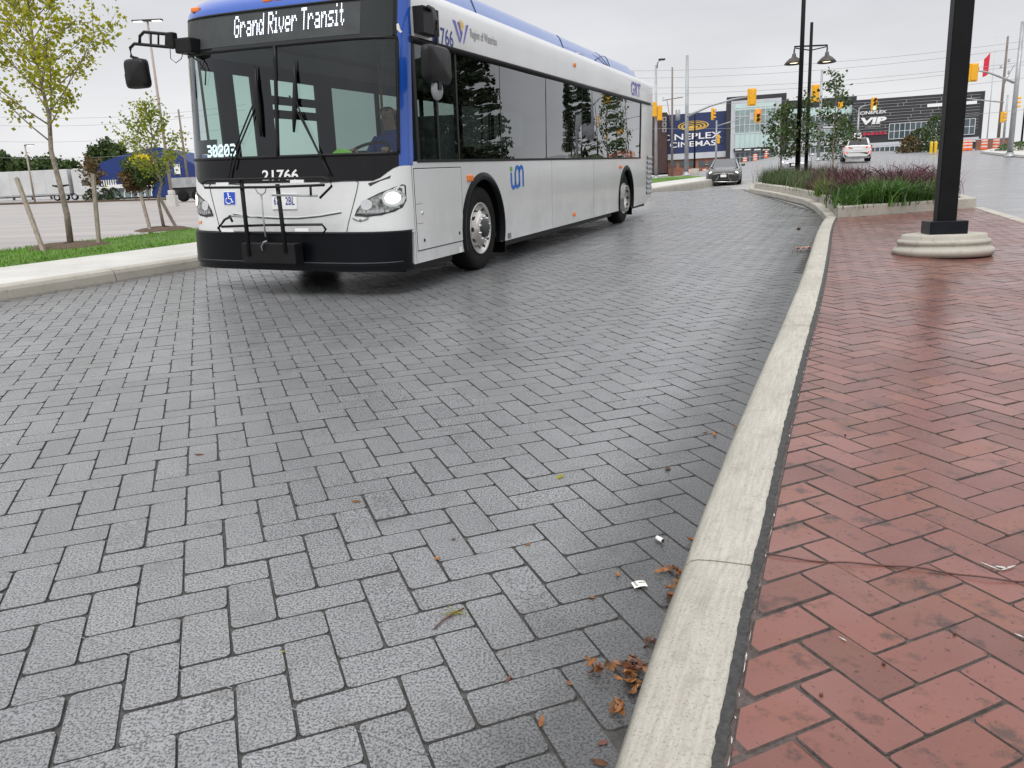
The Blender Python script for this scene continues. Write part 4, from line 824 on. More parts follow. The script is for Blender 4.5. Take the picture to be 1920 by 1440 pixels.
V = [(-.98, .55, 1.02), (-.98, .55, 1.22), (-1.0, .55, 1.42), (-1.02, .55, 1.56), (-1.05, .55, 1.65), (-1.07, .55, 1.74), (-1.07, .55, 1.84)]; Ed = [(0, 1), (1, 2), (2, 3), (3, 4), (4, 5), (5, 6)]; Rd = [(.16, .14), (.15, .12), (.17, .12), (.09, .08), (.055, .055), (.085, .095), (.07, .085)]
def limb(start, pts, rs):
    p = start
    for q, r in zip(pts, rs): V.append(q); Rd.append(r); Ed.append((p, len(V)-1)); p = len(V)-1
    return p
for s_ in (-1, 1):
    e_ = limb(2, [(-1.01, .55+s_*.19, 1.50), (-1.1, .55+s_*.28, 1.28), (-1.33, .55+s_*.24, 1.30), (-1.42, .55+s_*.20, 1.36), (-1.46, .55+s_*.19, 1.385)], [.065, .05, .042, .032, .035])
    for k in range(4): limb(e_, [(-1.50, .55+s_*(.17+.018*k), 1.41-.004*k), (-1.535, .55+s_*(.17+.016*k), 1.385-.006*k)], [.010, .008])
    limb(e_, [(-1.475, .55+s_*.15, 1.37), (-1.50, .55+s_*.14, 1.36)], [.011, .009])
    limb(0, [(-1.0, .55+s_*.1, 1.0), (-1.4, .55+s_*.14, .98), (-1.45, .55+s_*.14, .6), (-1.58, .55+s_*.14, .55)], [.09, .07, .05, .045])
def cf(c):
    if c.z > 1.80 or (c.z > 1.70 and c.x > -1.05): return 2
    if c.z > 1.60 or (c.x < -1.2 and c.z > 1.2): return 1
    return 3 if c.z < 1.05 else 0
drv = skin_person('person', V, Ed, Rd, 0, cf, ['shirt_blue', 'skin', 'hair', 'trousers']); drv.matrix_basis = BM.copy(); tag(drv, 'bus driver in a royal blue shirt seated at the wheel', 'person')
fc = MB(); hd = (-1.07, .55, 1.77)
fc.add([(-1.155, .55, 1.80), (-1.185, .55, 1.755), (-1.15, .535, 1.752), (-1.15, .565, 1.752)], [(0, 1, 2), (0, 3, 1), (1, 3, 2)]); fc.build('nose', 'skin', drv)
for s_ in (-1, 1):
    MB().lathe([(0, .008), (.012, .004), (.014, -.004)], 8, Matrix.Translation((-1.15, .55+s_*.033, 1.795)) @ Matrix.Rotation(-PI/2, 4, 'Y')).build('eye', 'hair', drv); MB().lathe([(0, .012), (.022, .006), (.026, -.008)], 8, Matrix.Translation((-1.065, .55+s_*.088, 1.775)) @ Matrix.Rotation(-s_*PI/2, 4, 'X')).build('ear', 'skin', drv)
MB().bx(-1.158, -1.145, .53, .57, 1.715, 1.723).build('mouth', 'trousers', drv)

# ================================================================== PLANTER ON THE ISLAND
PLN = [(5.96, 14.16), (6.62, 16.0), (7.35, 18.3), (7.95, 20.6), (8.55, 24.5), (8.98, 28.6), (9.7, 31.0), (12.2, 32.6), (14.2, 31.0), (13.0, 26.0), (11.2, 20.5), (9.42, 15.78)]
def offset_poly(P, d):
    out = []; n = len(P)
    for i in range(n):
        a, b, c = (np.array(P[(i+k) % n]) for k in (-1, 0, 1)); e1, e2 = (b-a)/np.linalg.norm(b-a), (c-b)/np.linalg.norm(c-b); n1, n2 = np.array([e1[1], -e1[0]]), np.array([e2[1], -e2[0]]); m_ = n1+n2; m_ /= np.linalg.norm(m_); out.append(tuple(b+m_*d/max(.5, m_@n1)))
    return out
area = sum(PLN[i][0]*PLN[(i+1) % 12][1]-PLN[(i+1) % 12][0]*PLN[i][1] for i in range(12)); OUT = -1 if area < 0 else 1
planter = thing('planter', 'low concrete planter bed with coping at the end of the brick island', 'planter', (6, 14.2, 0), plumb=False)
inner, step = offset_poly(PLN, -.24*OUT), offset_poly(PLN, .20*OUT)
for i in range(12):
    a, b, c, d = PLN[i], PLN[(i+1) % 12], inner[(i+1) % 12], inner[i]; g_ = .004
    L_ = math.dist(a, b); f0, f1 = g_/L_, 1-g_/L_; mix = lambda p, q, f: (p[0]+(q[0]-p[0])*f, p[1]+(q[1]-p[1])*f)
    P_ = [mix(a, b, f0), mix(a, b, f1), mix(d, c, f1), mix(d, c, f0)]; MB().prism(P_, -.02, .325).build('coping', 'cast_concrete', planter, bevel=.02, fix=True, world=True)
    if i < 7:
        e_, f_ = step[i], step[(i+1) % 12]; P_ = [mix(e_, f_, f0), mix(e_, f_, f1), mix(a, b, f1), mix(a, b, f0)]; MB().prism(P_, -.02, .14).build('step_kerb', 'cast_concrete', planter, bevel=.025, fix=True, world=True)
mb = MB(); mb.add([(x, y, .27) for x, y in inner], [tuple(range(12))]); mb.build('soil', 'soil', planter, world=True, fix=True)
def inside(p, P):
    r = False; j = len(P)-1
    for i in range(len(P)):
        if (P[i][1] > p[1]) != (P[j][1] > p[1]) and p[0] < (P[j][0]-P[i][0])*(p[1]-P[i][1])/(P[j][1]-P[i][1])+P[i][0]: r = not r
        j = i
    return r
def scatter(cond, n):
    out = []
    while len(out) < n:
        x, y = random.uniform(5.5, 14.5), random.uniform(14, 33)
        if inside((x, y), inner) and cond(x, y): out.append((x, y, .27))
    return out
def clumps(cen, k, r):
    out = []
    for x, y, z in cen:
        s_ = random.choice((.45, .7, .9, 1.0, 1.15, 1.3)); out += [(x+random.gauss(0, r*s_), y+random.gauss(0, r*s_), z, s_) for _ in range(int(k*random.uniform(.5, 1.2)))]
    return out
along = lambda x, y: (x-5.9)*.42+(y-14.1)*.9       # distance from the near coping
lil = scatter(lambda x, y: along(x, y) < 2.1+.7*math.sin(x*2)+.9*sm((x-7)/2), 95); mb = MB(); blades(mb, clumps(lil, 95, .13), .43, .011, 1.3, 4); tag(mb.build('daylilies', 'lily'), 'arching bright green strap leaves filling the near end of the planter', 'ground cover', kind='stuff')
pur = scatter(lambda x, y: 1.9 < along(x, y) < 8.5 and x > 6.9+.17*(y-17), 125); mb = MB(); blades(mb, clumps(pur, 120, .15), .62, .006, 1.25, 4)
for x, y, z in random.sample(pur, 60):
    for k in range(2):
        a = random.uniform(0, 2*PI); h = random.uniform(.6, .95); P_ = [(x+.5*h*t*t*math.cos(a), y+.5*h*t*t*math.sin(a), z+h*(t-.28*t**3)) for t in np.linspace(0, 1, 6)]; mb.tube(P_, [.003, .003, .003, .007, .011, .003], 4)
tag(mb.build('fountain_grass', 'purple_grass'), 'mass of dark purple fountain grass with drooping plumes in the planter', 'ornamental grass', kind='stuff')
str_ = scatter(lambda x, y: True, 40); mb = MB(); blades(mb, clumps(str_, 9, .2), .55, .006, 1.5, 3); tag(mb.build('dry_stalks', 'straw'), 'dry straw-coloured stalks scattered through the planter planting', 'dead stalks', kind='stuff')
sed = scatter(lambda x, y: y > 20.5 and x < 9.7+.2*(y-24), 80); mb = MB(); blades(mb, clumps(sed, 90, .14), .52, .007, .7, 3); tag(mb.build('tall_sedge', 'sedge'), 'tall dull green upright grass at the far end of the planter', 'ornamental grass', kind='stuff')
lim = scatter(lambda x, y: 5 < along(x, y) < 10.5 and x < 7.5+.17*(y-17), 40); mb = MB(); blades(mb, clumps(lim, 60, .12), .38, .014, 1.0, 3); tag(mb.build('lime_perennial', 'lime_leaf'), 'low yellow-green leafy perennial beside the planter coping', 'ground cover', kind='stuff')
sed2 = scatter(lambda x, y: y > 26 and x > 10, 40); mb = MB(); blades(mb, clumps(sed2, 70, .16), .65, .008, .9, 3); tag(mb.build('red_grass', 'purple_grass'), 'reddish ornamental grass behind the black lamp posts', 'ornamental grass', kind='stuff')

# ================================================================== LAMP COLUMNS ON THE ISLAND
b0 = G(1766, 476, .13); lamp = thing('lamp_column', 'large square black lamp column on a round moulded concrete base', 'lamp post', b0)
mb = MB(); mb.lathe([(.0, -.01), (.48, -.01), (.50, .015), (.51, .04), (.50, .065), (.475, .082), (.455, .09), (.448, .112), (.46, .124), (.465, .142), (.455, .16), (.432, .168), (.424, .176), (.42, .214), (.405, .222), (0, .225)], 48); pb = mb.build('concrete_base', 'cast_concrete', lamp, fix=True)
yaw = Matrix.Rotation(math.radians(-14), 4, 'Z')
MB().bx(-.188, .188, -.188, .188, .223, .365, yaw).build('base_plate', 'plate_black', lamp, bevel=.008)
hp = 7.5; mb = MB(); c_ = []
for z, w_ in ((.365, .097), (hp, .090)): c_ += [yaw @ Vector((sx*w_, sy*w_, z)) for sx, sy in ((-1, -1), (1, -1), (1, 1), (-1, 1))]
mb.add(c_, [(0, 1, 5, 4), (1, 2, 6, 5), (2, 3, 7, 6), (3, 0, 4, 7), (4, 5, 6, 7)]); mb.build('shaft', 'pole_black', lamp, bevel=.018, seg=3)
zr = hz(b0, 344)
mb = MB(); mb.lathe([(.062+.009*math.cos(t), .009*math.sin(t)) for t in np.linspace(0, 2*PI, 7)], 28, yaw @ Matrix.Translation((0.0, -.096, zr)) @ Matrix.Rotation(PI/2, 4, 'X') @ Matrix.Scale(1.45, 4, (0, 1, 0))); mb.build('hand_hole_cover', 'pole_black', lamp); MB().lathe([(0, .004), (.007, .004), (.008, 0)], 8, yaw @ Matrix.Translation((0, -.097, zr)) @ Matrix.Rotation(PI/2, 4, 'X')).build('cover_screw', 'chrome', lamp)
def TY(u, Y):
    p = atY(u, 300, Y); return np.array([p[0], Y, H(p[0], Y)])
def planter_pt(u, Y): p = atY(u, 300, Y); return np.array([p[0], Y, .27])
def rows(o): return o.matrix_basis
def Wv(o, u, v, Y):                              # a photo point at distance Y, in a thing's own frame
    return o.matrix_basis.inverted() @ Vector(atY(u, v, Y))
def bell(o, p, par):
    M_ = Matrix.Translation(p); mb = MB(); mb.lathe([(.03, .5), (.035, .38), (.07, .36), (.075, .28), (.10, .24), (.20, .18), (.30, .08), (.36, .0), (.34, -.01), (.27, .07), (.0, .2)], 20, M_); s_ = mb.build('bell_shade', 'bell_shade', par); MB().lathe([(.0, .03), (.15, .035), (.2, .06), (.0, .14)], 14, M_).build('bulb', 'warm_bulb', s_)
def street_lamp(u, Y, label, v_arm, lamps, rr, vtop):
    b = planter_pt(u, Y); o = thing('lamp_post', label, 'lamp post', b, group='black lamp posts in the planter'); h = hz(b, vtop); mb = MB(); mb.tube([(0, 0, 0), (0, 0, h)], [rr, rr*.75], 12); sh = mb.build('shaft', 'pole_black', o); MB().lathe([(rr*1.9, 0), (rr*1.9, .25), (rr*1.2, .4)], 14).build('base', 'pole_black', o)
    za = hz(b, v_arm) if v_arm > 0 else h-.3
    for s_ in (-1, 1):
        mb = MB(); L_ = lamps; mb.tube([(0, 0, za), (s_*L_, 0, za), (s_*L_, 0, za-.12)], .03, 8); mb.tube([(0, 0, za-.16), (s_*L_, 0, za-.05)], .022, 6); mb.build('arm', 'pole_black', o); bell(o, (s_*L_, 0, za-.62), o)
street_lamp(1513, 31.5, 'black lamp post with two lit bell lanterns rising from the planter', 86, .63, .075, 42)
street_lamp(1497, 28.5, 'taller black lamp post in front of the twin bell lanterns', -140, .63, .085, -170)

# ================================================================== TREES
def leaf_cloud(P, size, flat=.0):
    n = len(P); P = np.array(P); a = rng.normal(size=(n, 3)); a /= np.linalg.norm(a, axis=1)[:, None]; b = rng.normal(size=(n, 3)); b -= a*(a*b).sum(1)[:, None]; b /= np.linalg.norm(b, axis=1)[:, None]
    s_ = size*rng.uniform(.55, 1.25, n)[:, None]; w_ = s_*.42; q = np.cross(a, b)*s_*.12
    V = np.stack([P-a*s_*.5, P+b*w_-a*s_*.05+q, P+a*s_*.55, P-b*w_-a*s_*.05+q], 1).reshape(-1, 3); F_ = [(4*i, 4*i+1, 4*i+2, 4*i+3) for i in range(n)]; return V, F_
def make_tree(name, label, base, Ht, tr, c0, nb, blen, up, leafm, nleaf, lsize, spread, group=None, trunkm='bark', cat='tree', sub=3, top=1.0, fork=False):
    o = thing(name, label, cat, base, random.uniform(0, 6), group); mb = MB(); pts = []; bend = [random.gauss(0, Ht*.012) for _ in range(9)]
    tp = [(bend[i]*(i > 0), bend[-i-1]*(i > 0), Ht*i/8) for i in range(9)]; mb.tube(tp, [tr*(1-.85*i/8) for i in range(9)], 8); LP = []
    for k in range(nb):
        f = c0+(1-c0)*(k+random.random())/nb*.97; z = Ht*f; a = k*2.399+random.uniform(-.5, .5); L_ = blen((f-c0)/(1-c0))*random.uniform(.7, 1.2); up_ = up*random.uniform(.7, 1.3); i0 = min(7, int(f*8)); c = Vector(tp[i0]).lerp(Vector(tp[i0+1]), f*8-i0); P_ = []
        for t in np.linspace(0, 1, 5): P_.append((c.x+math.cos(a)*L_*t*math.cos(up_), c.y+math.sin(a)*L_*t*math.cos(up_), z+L_*t*math.sin(up_)*(1+.3*t)))
        mb.tube(P_, [tr*.30*(1-f*.6)*(1-.8*t)+.002 for t in np.linspace(0, 1, 5)], 5)
        twigs = [P_]
        for j in range(sub):
            t0 = random.uniform(.3, .9); q = Vector(P_[0]).lerp(Vector(P_[4]), t0); a2 = a+random.uniform(-1.1, 1.1); L2 = L_*random.uniform(.25, .5); T_ = [tuple(q+Vector((math.cos(a2)*math.cos(.6), math.sin(a2)*math.cos(.6), math.sin(random.uniform(.2, .9))))*L2*t) for t in (0, .5, 1)]; mb.tube(T_, [.004*Ht/3, .003*Ht/3, .0015*Ht/3], 4); twigs.append(T_)
        m_ = int(nleaf*(L_/max(.01, blen(.2))))+4
        for _ in range(m_):
            T_ = random.choice(twigs); t = random.uniform(.25, 1.05)*(len(T_)-1); i_ = min(len(T_)-2, int(t)); q = Vector(T_[i_]).lerp(Vector(T_[i_+1]), t-i_); LP.append((q.x+random.gauss(0, spread), q.y+random.gauss(0, spread), q.z+random.gauss(0, spread)))
    for _ in range(int(nleaf*.9)): LP.append((tp[8][0]+random.gauss(0, spread*1.2), tp[8][1]+random.gauss(0, spread*1.2), Ht*random.uniform(.86, 1.02)))
    mb.build('trunk', trunkm, o); V_, F_ = leaf_cloud(LP, lsize); m2 = MB(); m2.v = [tuple(x) for x in V_]; m2.f = F_; m2.sm = [False]*len(F_); m2.build('crown', leafm, o); return o
def stake(b, t, label):
    b, t = Vector(b), Vector(t); d = (t-b).normalized(); a = d.cross(Vector((0, 1, 0))).normalized(); c = d.cross(a); mb = MB(); w_ = .026; vs = [p+a*sx*w_+c*sy*w_ for p in (b-d*.05, t) for sx, sy in ((-1, -1), (1, -1), (1, 1), (-1, 1))]
    mb.add(vs, [(3, 2, 1, 0), (4, 5, 6, 7), (0, 1, 5, 4), (1, 2, 6, 5), (2, 3, 7, 6), (3, 0, 4, 7)]); return tag(mb.build('tree_stake', 'stake_wood', bevel=.004), label, 'stake', 'wooden stakes beside the young street trees')
b1 = G(133, 461, .16); h1 = hz(b1, -40)
make_tree('young_tree', 'young yellow-green street tree between two wooden stakes, nearest the camera', b1, h1, .05, .40, 26, lambda f: 1.15*(1-f)**.75+.2, .6, 'leaf_yellow', 185, .064, .075, 'young street trees on the lawn', sub=5)
b2 = G(308, 430, .16); h2 = hz(b2, 195)
make_tree('young_tree', 'smaller green street tree beside the bus mirror, tied between two stakes', b2, h2, .035, .34, 20, lambda f: .62*(1-f)**.8+.12, .65, 'leaf_yellowgreen', 120, .055, .07, 'young street trees on the lawn', sub=4)
Y1, Y2 = b1[1], b2[1]
stake(G(82, 472, .15), atY(31, 334, Y1-.1), 'leaning wooden stake left of the nearest young tree'); stake(G(186, 459, .16), atY(174, 326, Y1+.3), 'upright wooden stake right of the nearest young tree')
stake(G(282, 433, .16), atY(264, 366, Y2), 'short wooden stake left of the smaller tree'); stake(G(331, 428, .16), atY(297, 366, Y2+.25), 'slanting wooden stake right of the smaller tree')
for b, r, lb in ((b1, .62, 'round patch of brown mulch under the nearest young tree'), (b2, .55, 'patch of brown mulch under the smaller young tree')):
    mb = MB(); mb.lathe([(0, .055), (r*.3, .05), (r*.7, .035), (r, -.01)], 26, Matrix.Translation(Vector((b[0], b[1], .16)))); mb.v = [(x+random.gauss(0, .015), y+random.gauss(0, .015), z+random.gauss(0, .006)) for x, y, z in mb.v]; tag(mb.build('mulch_patch', 'mulch'), lb, 'mulch')
# strap that holds the nearest tree
zt = hz(b1, 350); o = thing('tree_tie', 'black rubber tie round the trunk of the nearest young tree', 'tree tie', b1); MB().tube([(-.12, 0, zt+.02), (0, -.06, zt), (.13, .0, zt+.02)], [.014, .022, .012], 6).build('strap', 'black_plastic', o)
pa, pc = planter_pt(1467, 28.5), planter_pt(1563, 27.0)
make_tree('young_tree', 'small dense green tree at the tip of the planter, left of the lamp posts', pa, hz(pa, 205), .04, .30, 22, lambda f: .62*(1-f)**.6+.2, .5, 'leaf_green', 48, .12, .11, 'young trees in the planter', sub=4)
make_tree('young_tree', 'tall sparse green tree in the planter, right of the lamp posts', pc, hz(pc, 140), .04, .24, 22, lambda f: .62*(1-f)**.7+.18, .65, 'leaf_green', 34, .12, .10, 'young trees in the planter', sub=4)
pd = planter_pt(1503, 30.5); make_tree('young_tree', 'slim green tree directly behind the black lamp posts', pd, hz(pd, 178), .035, .28, 18, lambda f: .5*(1-f)**.7+.15, .7, 'leaf_green', 34, .12, .10, 'young trees in the planter', sub=3)

# ================================================================== CARS
def car(name, label, loc, rz, body, kind):
    o = thing(name, label, 'car', loc, rz, plumb=False); S = dict(sedan=[(-2.35, .60, .30, .60), (-2.30, .76, .22, .68), (-2.05, .89, .19, .755), (-1.5, .92, .19, .84), (-.95, .93, .19, .93), (0, .93, .19, .96), (1.1, .92, .19, .99), (1.8, .90, .20, 1.01), (2.22, .82, .26, .98), (2.35, .70, .34, .82)], suv=[(-2.1, .62, .32, .78), (-2.0, .80, .24, .86), (-1.7, .90, .22, .93), (-.9, .91, .22, 1.02), (0, .91, .22, 1.05), (1.1, .91, .22, 1.09), (1.75, .90, .23, 1.10), (2.02, .86, .30, 1.08), (2.1, .80, .42, 1.02)])[kind]
    hz_, rf, gx = (1.39, (-.15, .75), (-1.0, 1.65)) if kind == 'sedan' else (1.58, (-.25, 1.55), (-.95, 1.98)); mb = MB(); sec = []
    for x, w_, zb, zt in S: sec.append([(x, -w_*.86, zb), (x, -w_*.98, zb+.14), (x, -w_, zb+(zt-zb)*.5), (x, -w_*.97, zt-.10), (x, -w_*.86, zt-.02), (x, -w_*.4, zt+.015), (x, w_*.4, zt+.015), (x, w_*.86, zt-.02), (x, w_*.97, zt-.10), (x, w_, zb+(zt-zb)*.5), (x, w_*.98, zb+.14), (x, w_*.86, zb)])
    vs = [p for s_ in sec for p in s_]; n = 12; mb.add(vs, [(i*n+k, i*n+(k+1) % n, (i+1)*n+(k+1) % n, (i+1)*n+k) for i in range(len(S)-1) for k in range(n)], True); mb.add(sec[0], [tuple(range(n))]); mb.add(sec[-1], [tuple(range(n))[::-1]]); bd = mb.build('body', body, o, fix=True)
    zb_ = .93 if kind == 'sedan' else 1.03; wb, wr = .80, .60; mb = MB(); base = [(gx[0], -wb*.86), (gx[0]+.5, -wb), (gx[1]-.4, -wb), (gx[1], -wb*.85), (gx[1], wb*.85), (gx[1]-.4, wb), (gx[0]+.5, wb), (gx[0], wb*.86)]; top = [(rf[0], -wr*.88), (rf[0]+.25, -wr), (rf[1]-.15, -wr), (rf[1], -wr*.9), (rf[1], wr*.9), (rf[1]-.15, wr), (rf[0]+.25, wr), (rf[0], wr*.88)]
    mb.add([(x, y, zb_-.02) for x, y in base]+[(x, y, hz_-.03) for x, y in top], [(i, (i+1) % 8, 8+(i+1) % 8, 8+i) for i in range(8)]); mb.build('windows', 'car_glass', o, fix=True)
    mb = MB(); mb.add([(x, y, hz_-.035) for x, y in top]+[(.25+(x-.25)*.93, y*.85, hz_) for x, y in top], [(i, (i+1) % 8, 8+(i+1) % 8, 8+i) for i in range(8)]+[tuple(range(8, 16))], True); mb.build('roof', body, o, fix=True)
    for i in (0, 2, 3, 4, 5, 7): MB().tube([(base[i][0], base[i][1], zb_-.01), (top[i][0], top[i][1], hz_-.025)], .035, 6).build('pillar', body, o)
    MB().bx(gx[0]+.4, gx[1]-.3, -.7, .7, .55, .95).build('cabin', 'interior_dark', o); [MB().bx(x, x+.12, y-.25, y+.25, .9, 1.22).build('seat', 'interior_dark', o, bevel=.04) for x in (.15, 1.0) for y in (-.38, .38)]
    for x in (S[0][0]+.93, S[-1][0]-.98):
        for s_ in (-1, 1):
            M_ = Matrix.Translation((x, s_*.80, .33)) @ Matrix.Rotation(-s_*PI/2, 4, 'X'); mb = MB(); mb.lathe([(.2, -.10), (.32, -.10), (.335, -.06), (.335, .08), (.31, .12), (.23, .125)], 22, M_); wl = mb.build('wheel', 'tyre', o, fix=True); mb = MB(); mb.lathe([(.235, .12), (.20, .09), (.06, .10), (0, .115)], 10, M_); mb.build('rim', 'rim_metal', wl, fix=True)
            mb = MB(); mb.grid(lambda a, b: (x+(.345+.05*b)*math.cos(PI*a), s_*(.925 if kind == 'sedan' else .92), .33+(.345+.05*b)*math.sin(PI*a)), 14, 1); mb.build('wheel_arch', 'black_plastic', o)
    for s_ in (-1, 1): MB().bx(-.75, -.55, s_*.98-.10, s_*.98+.10, .98, 1.12).build('wing_mirror', body if kind == 'sedan' else 'black_plastic', o, bevel=.04)
    xf = S[0][0]; mb = MB(); fl = lambda y, z, d: (xf+.30*(abs(y)/.9)**2.2-d, y, z)
    if kind == 'sedan':
        P_ = [(-.30, .62), (-.22, .50), (-.36, .30), (-.40, .22), (.40, .22), (.36, .30), (.22, .50), (.30, .62), (.0, .64)]; mb.add([fl(y, z, .03) for y, z in P_], [tuple(range(9))]); gr = mb.build('grille', 'black_plastic', o); MB().tube([fl(y, z, .035) for y, z in P_+[P_[0]]], .014, 6).build('grille_surround', 'chrome', gr); MB().tube([fl(y, .2, .03) for y in np.linspace(-.75, .75, 9)], .018, 6).build('lower_trim', 'chrome', o)
        mb = MB(); mb.add([fl(y, z, .04) for y, z in ((-.15, .44), (.15, .44), (.15, .58), (-.15, .58))], [(0, 1, 2, 3)]); mb.build('licence_plate', 'white_print', o)
        for s_ in (-1, 1):
            mb = MB(); P_ = [(.42, .60), (.62, .56), (.80, .64), (.84, .70), (.60, .70)]; mb.add([fl(s_*y, z, .03) for y, z in P_], [tuple(range(5))]); hl = mb.build('headlight', 'lens_clear', o); MB().lathe([(0, .02), (.075, .015), (.09, 0)], 14, Matrix.Translation(fl(s_*.66, .635, .035)) @ Matrix.Rotation(-PI/2, 4, 'Y')).build('lamp', 'lamp_lens', hl)
            mb = MB(); mb.add([fl(s_*y, z, .02) for y, z in ((.55, .24), (.82, .26), (.80, .42), (.62, .34))], [(0, 1, 2, 3)]); mb.build('air_intake', 'black_plastic', o)
    xr = S[-1][0]; mr2 = lambda y, z, d: (xr-.10*(abs(y)/.9)**8+d, y, z)
    if kind == 'suv':
        mb = MB(); mb.add([mr2(y, z, .02) for y, z in ((-.80, .34), (.80, .34), (.84, .52), (.55, .62), (-.55, .62), (-.84, .52))], [tuple(range(6))]); mb.build('rear_bumper', 'black_plastic', o); mb = MB(); mb.add([mr2(y, z, .03) for y, z in ((-.62, .36), (.62, .36), (.60, .45), (-.60, .45))], [(0, 1, 2, 3)]); mb.build('skid_plate', 'car_white', o); mb = MB(); mb.add([mr2(y, z, .02) for y, z in ((-.26, .78), (.26, .78), (.26, .9), (-.26, .9))], [(0, 1, 2, 3)]); mb.build('licence_plate', 'white_print', o)
        for s_ in (-1, 1):
            mb = MB(); mb.add([mr2(s_*y, z, .03) for y, z in ((.45, .92), (.86, .88), (.88, 1.0), (.50, 1.0))], [(0, 1, 2, 3)]); mb.build('tail_light', 'tail_red', o); mb = MB(); mb.add([mr2(s_*y, z, .03) for y, z in ((.62, .55), (.86, .55), (.86, .72), (.66, .68))], [(0, 1, 2, 3)]); mb.build('fog_light', 'tail_red', o)
        MB().bx(1.52, 1.60, -.16, .16, 1.53, 1.555).build('brake_light', 'tail_red', o)
        sg = MB().bx(.6, .66, -.24, .24, 1.60, 1.92).build('roof_sign', 'white_print', o, bevel=.02); MB().bx(.66, .667, -.17, .17, 1.65, 1.86).build('sign_face', 'seam_dark', sg); MB().bx(.667, .672, -.03, .12, 1.78, 1.82).build('sign_mark', 'white_print', sg)
    return o
cb = T(1352, 347); sed1 = car('black_car', 'dark grey sports sedan with headlights on driving toward the bus', cb+np.array([BD[0], BD[1], 0])*1.4, math.atan2(BD[1], BD[0])+.09, 'car_black', 'sedan')
p = TY(1603, 57.0); car('white_car', 'white compact SUV seen from behind with red brake light, driving up the hill', p, math.atan2(.9, .33)+PI, 'car_white', 'suv')
p = TY(1490, 49.0); car('silver_car', 'silver sedan with lit headlights half hidden behind the planter grasses', p+np.array([.4, .9, 0]), math.atan2(BD[1], BD[0]), 'car_silver', 'sedan')

# ================================================================== THE CINEMA ACROSS THE JUNCTION
CP0 = atY(1252, 300, 150.0); ph = math.radians(-15); g_ = np.array(UP); hx_ = np.array([math.cos(ph), math.sin(ph), 0]); hx_ -= g_*(hx_@g_); hx_ /= np.linalg.norm(hx_); hn = np.cross(g_, hx_)
def cine_frame(o):
    M_ = Matrix.Identity(4)
    for i in range(3): M_[i][0], M_[i][1], M_[i][2], M_[i][3] = hx_[i], hn[i], g_[i], CP0[i]
    o.matrix_basis = M_
cin = thing('cinema', 'large dark cinema building with glass tower and navy mural beyond the junction', 'building'); cine_frame(cin)
def fp(u, v):
    r = ray(u, v); t = ((CP0-CAM)@hn)/(r@hn); p = CAM+r*t-CP0; return float(p@hx_), float(p@g_)
def fbox(name, u0, v0, u1, v1, y0, y1, matn, parent=None, bevel=0):
    (xa, za), (xb, zb) = fp(u0, v0), fp(u1, v1); return MB().bx(min(xa, xb), max(xa, xb), y0, y1, min(za, zb), max(za, zb)).build(name, matn, parent or cin, bevel=bevel)
def mullions(u0, v0, u1, v1, nc, nr, y, parent, matn='mullion', w_=.09):
    (xa, za), (xb, zb) = fp(u0, v0), fp(u1, v1)
    for i in range(nc+1): x = xa+(xb-xa)*i/nc; MB().bx(x-w_/2, x+w_/2, y-.08, y, min(za, zb), max(za, zb)).build('mullion', matn, parent)
    for j in range(nr+1): z = za+(zb-za)*j/nr; MB().bx(xa, xb, y-.07, y-.005, z-w_/2, z+w_/2).build('transom', matn, parent)
wall = fbox('mural_wall', 1252, 215.5, 1363, 287, 0, 14, 'mural_navy'); fbox('white_band', 1252, 289.5, 1363, 294, -.05, 13.8, 'pale_metal'); base = fbox('ground_floor', 1252, 301, 1363, 326, .3, 13.5, 'brick_far')
for i in range(6): u = 1256+18*i; w_ = fbox('shop_window', u, 302, u+12, 312, .2, .32, 'window_dark', base)
(xa, za), (xb, zb) = fp(1252, 215.5), fp(1363, 287)
for i in range(9):                                # diamond pattern lines on the mural
    for s_ in (1, -1):
        x = xa+(xb-xa)*(i+.5)/9; zc = random.uniform(za-6, za-1.5); MB().tube([(x-.55, -.02, zc), (x+.55, -.02, zc+s_*.75)], .03, 4).build('mural_line', 'mural_line', wall)
def ffn(u0, v0, u1, v1, y=-.06):
    (xa, za), (xb, zb) = fp(u0, v0), fp(u1, v1); return lambda a, b: (xa+(xb-xa)*a, y, za+(zb-za)*b)
lettering('mural_letters', 'CINEPLEX', 'white_print', wall, ffn(1240, 265, 1353, 246), .012); lettering('mural_letters', 'CINEMAS', 'white_print', wall, ffn(1256, 277.5, 1342, 262), .012)
xc, zc = fp(1300, 235.5); rx = (fp(1329, 235)[0]-fp(1271, 235)[0])/2
for k, (a, b, dz) in enumerate(((1.0, .90, 0), (.80, .68, -.08), (.56, .44, -.18), (.32, .0, -.25))):
    mb = MB(); mb.grid(lambda p, q: (xc+rx*(a if q == 0 else b)*math.cos(2*PI*p), -.06, zc+dz+rx*.30*(a if q == 0 else b*.98)*math.sin(2*PI*p)), 36, 1); mb.build('logo_ring', 'mural_gold', wall)
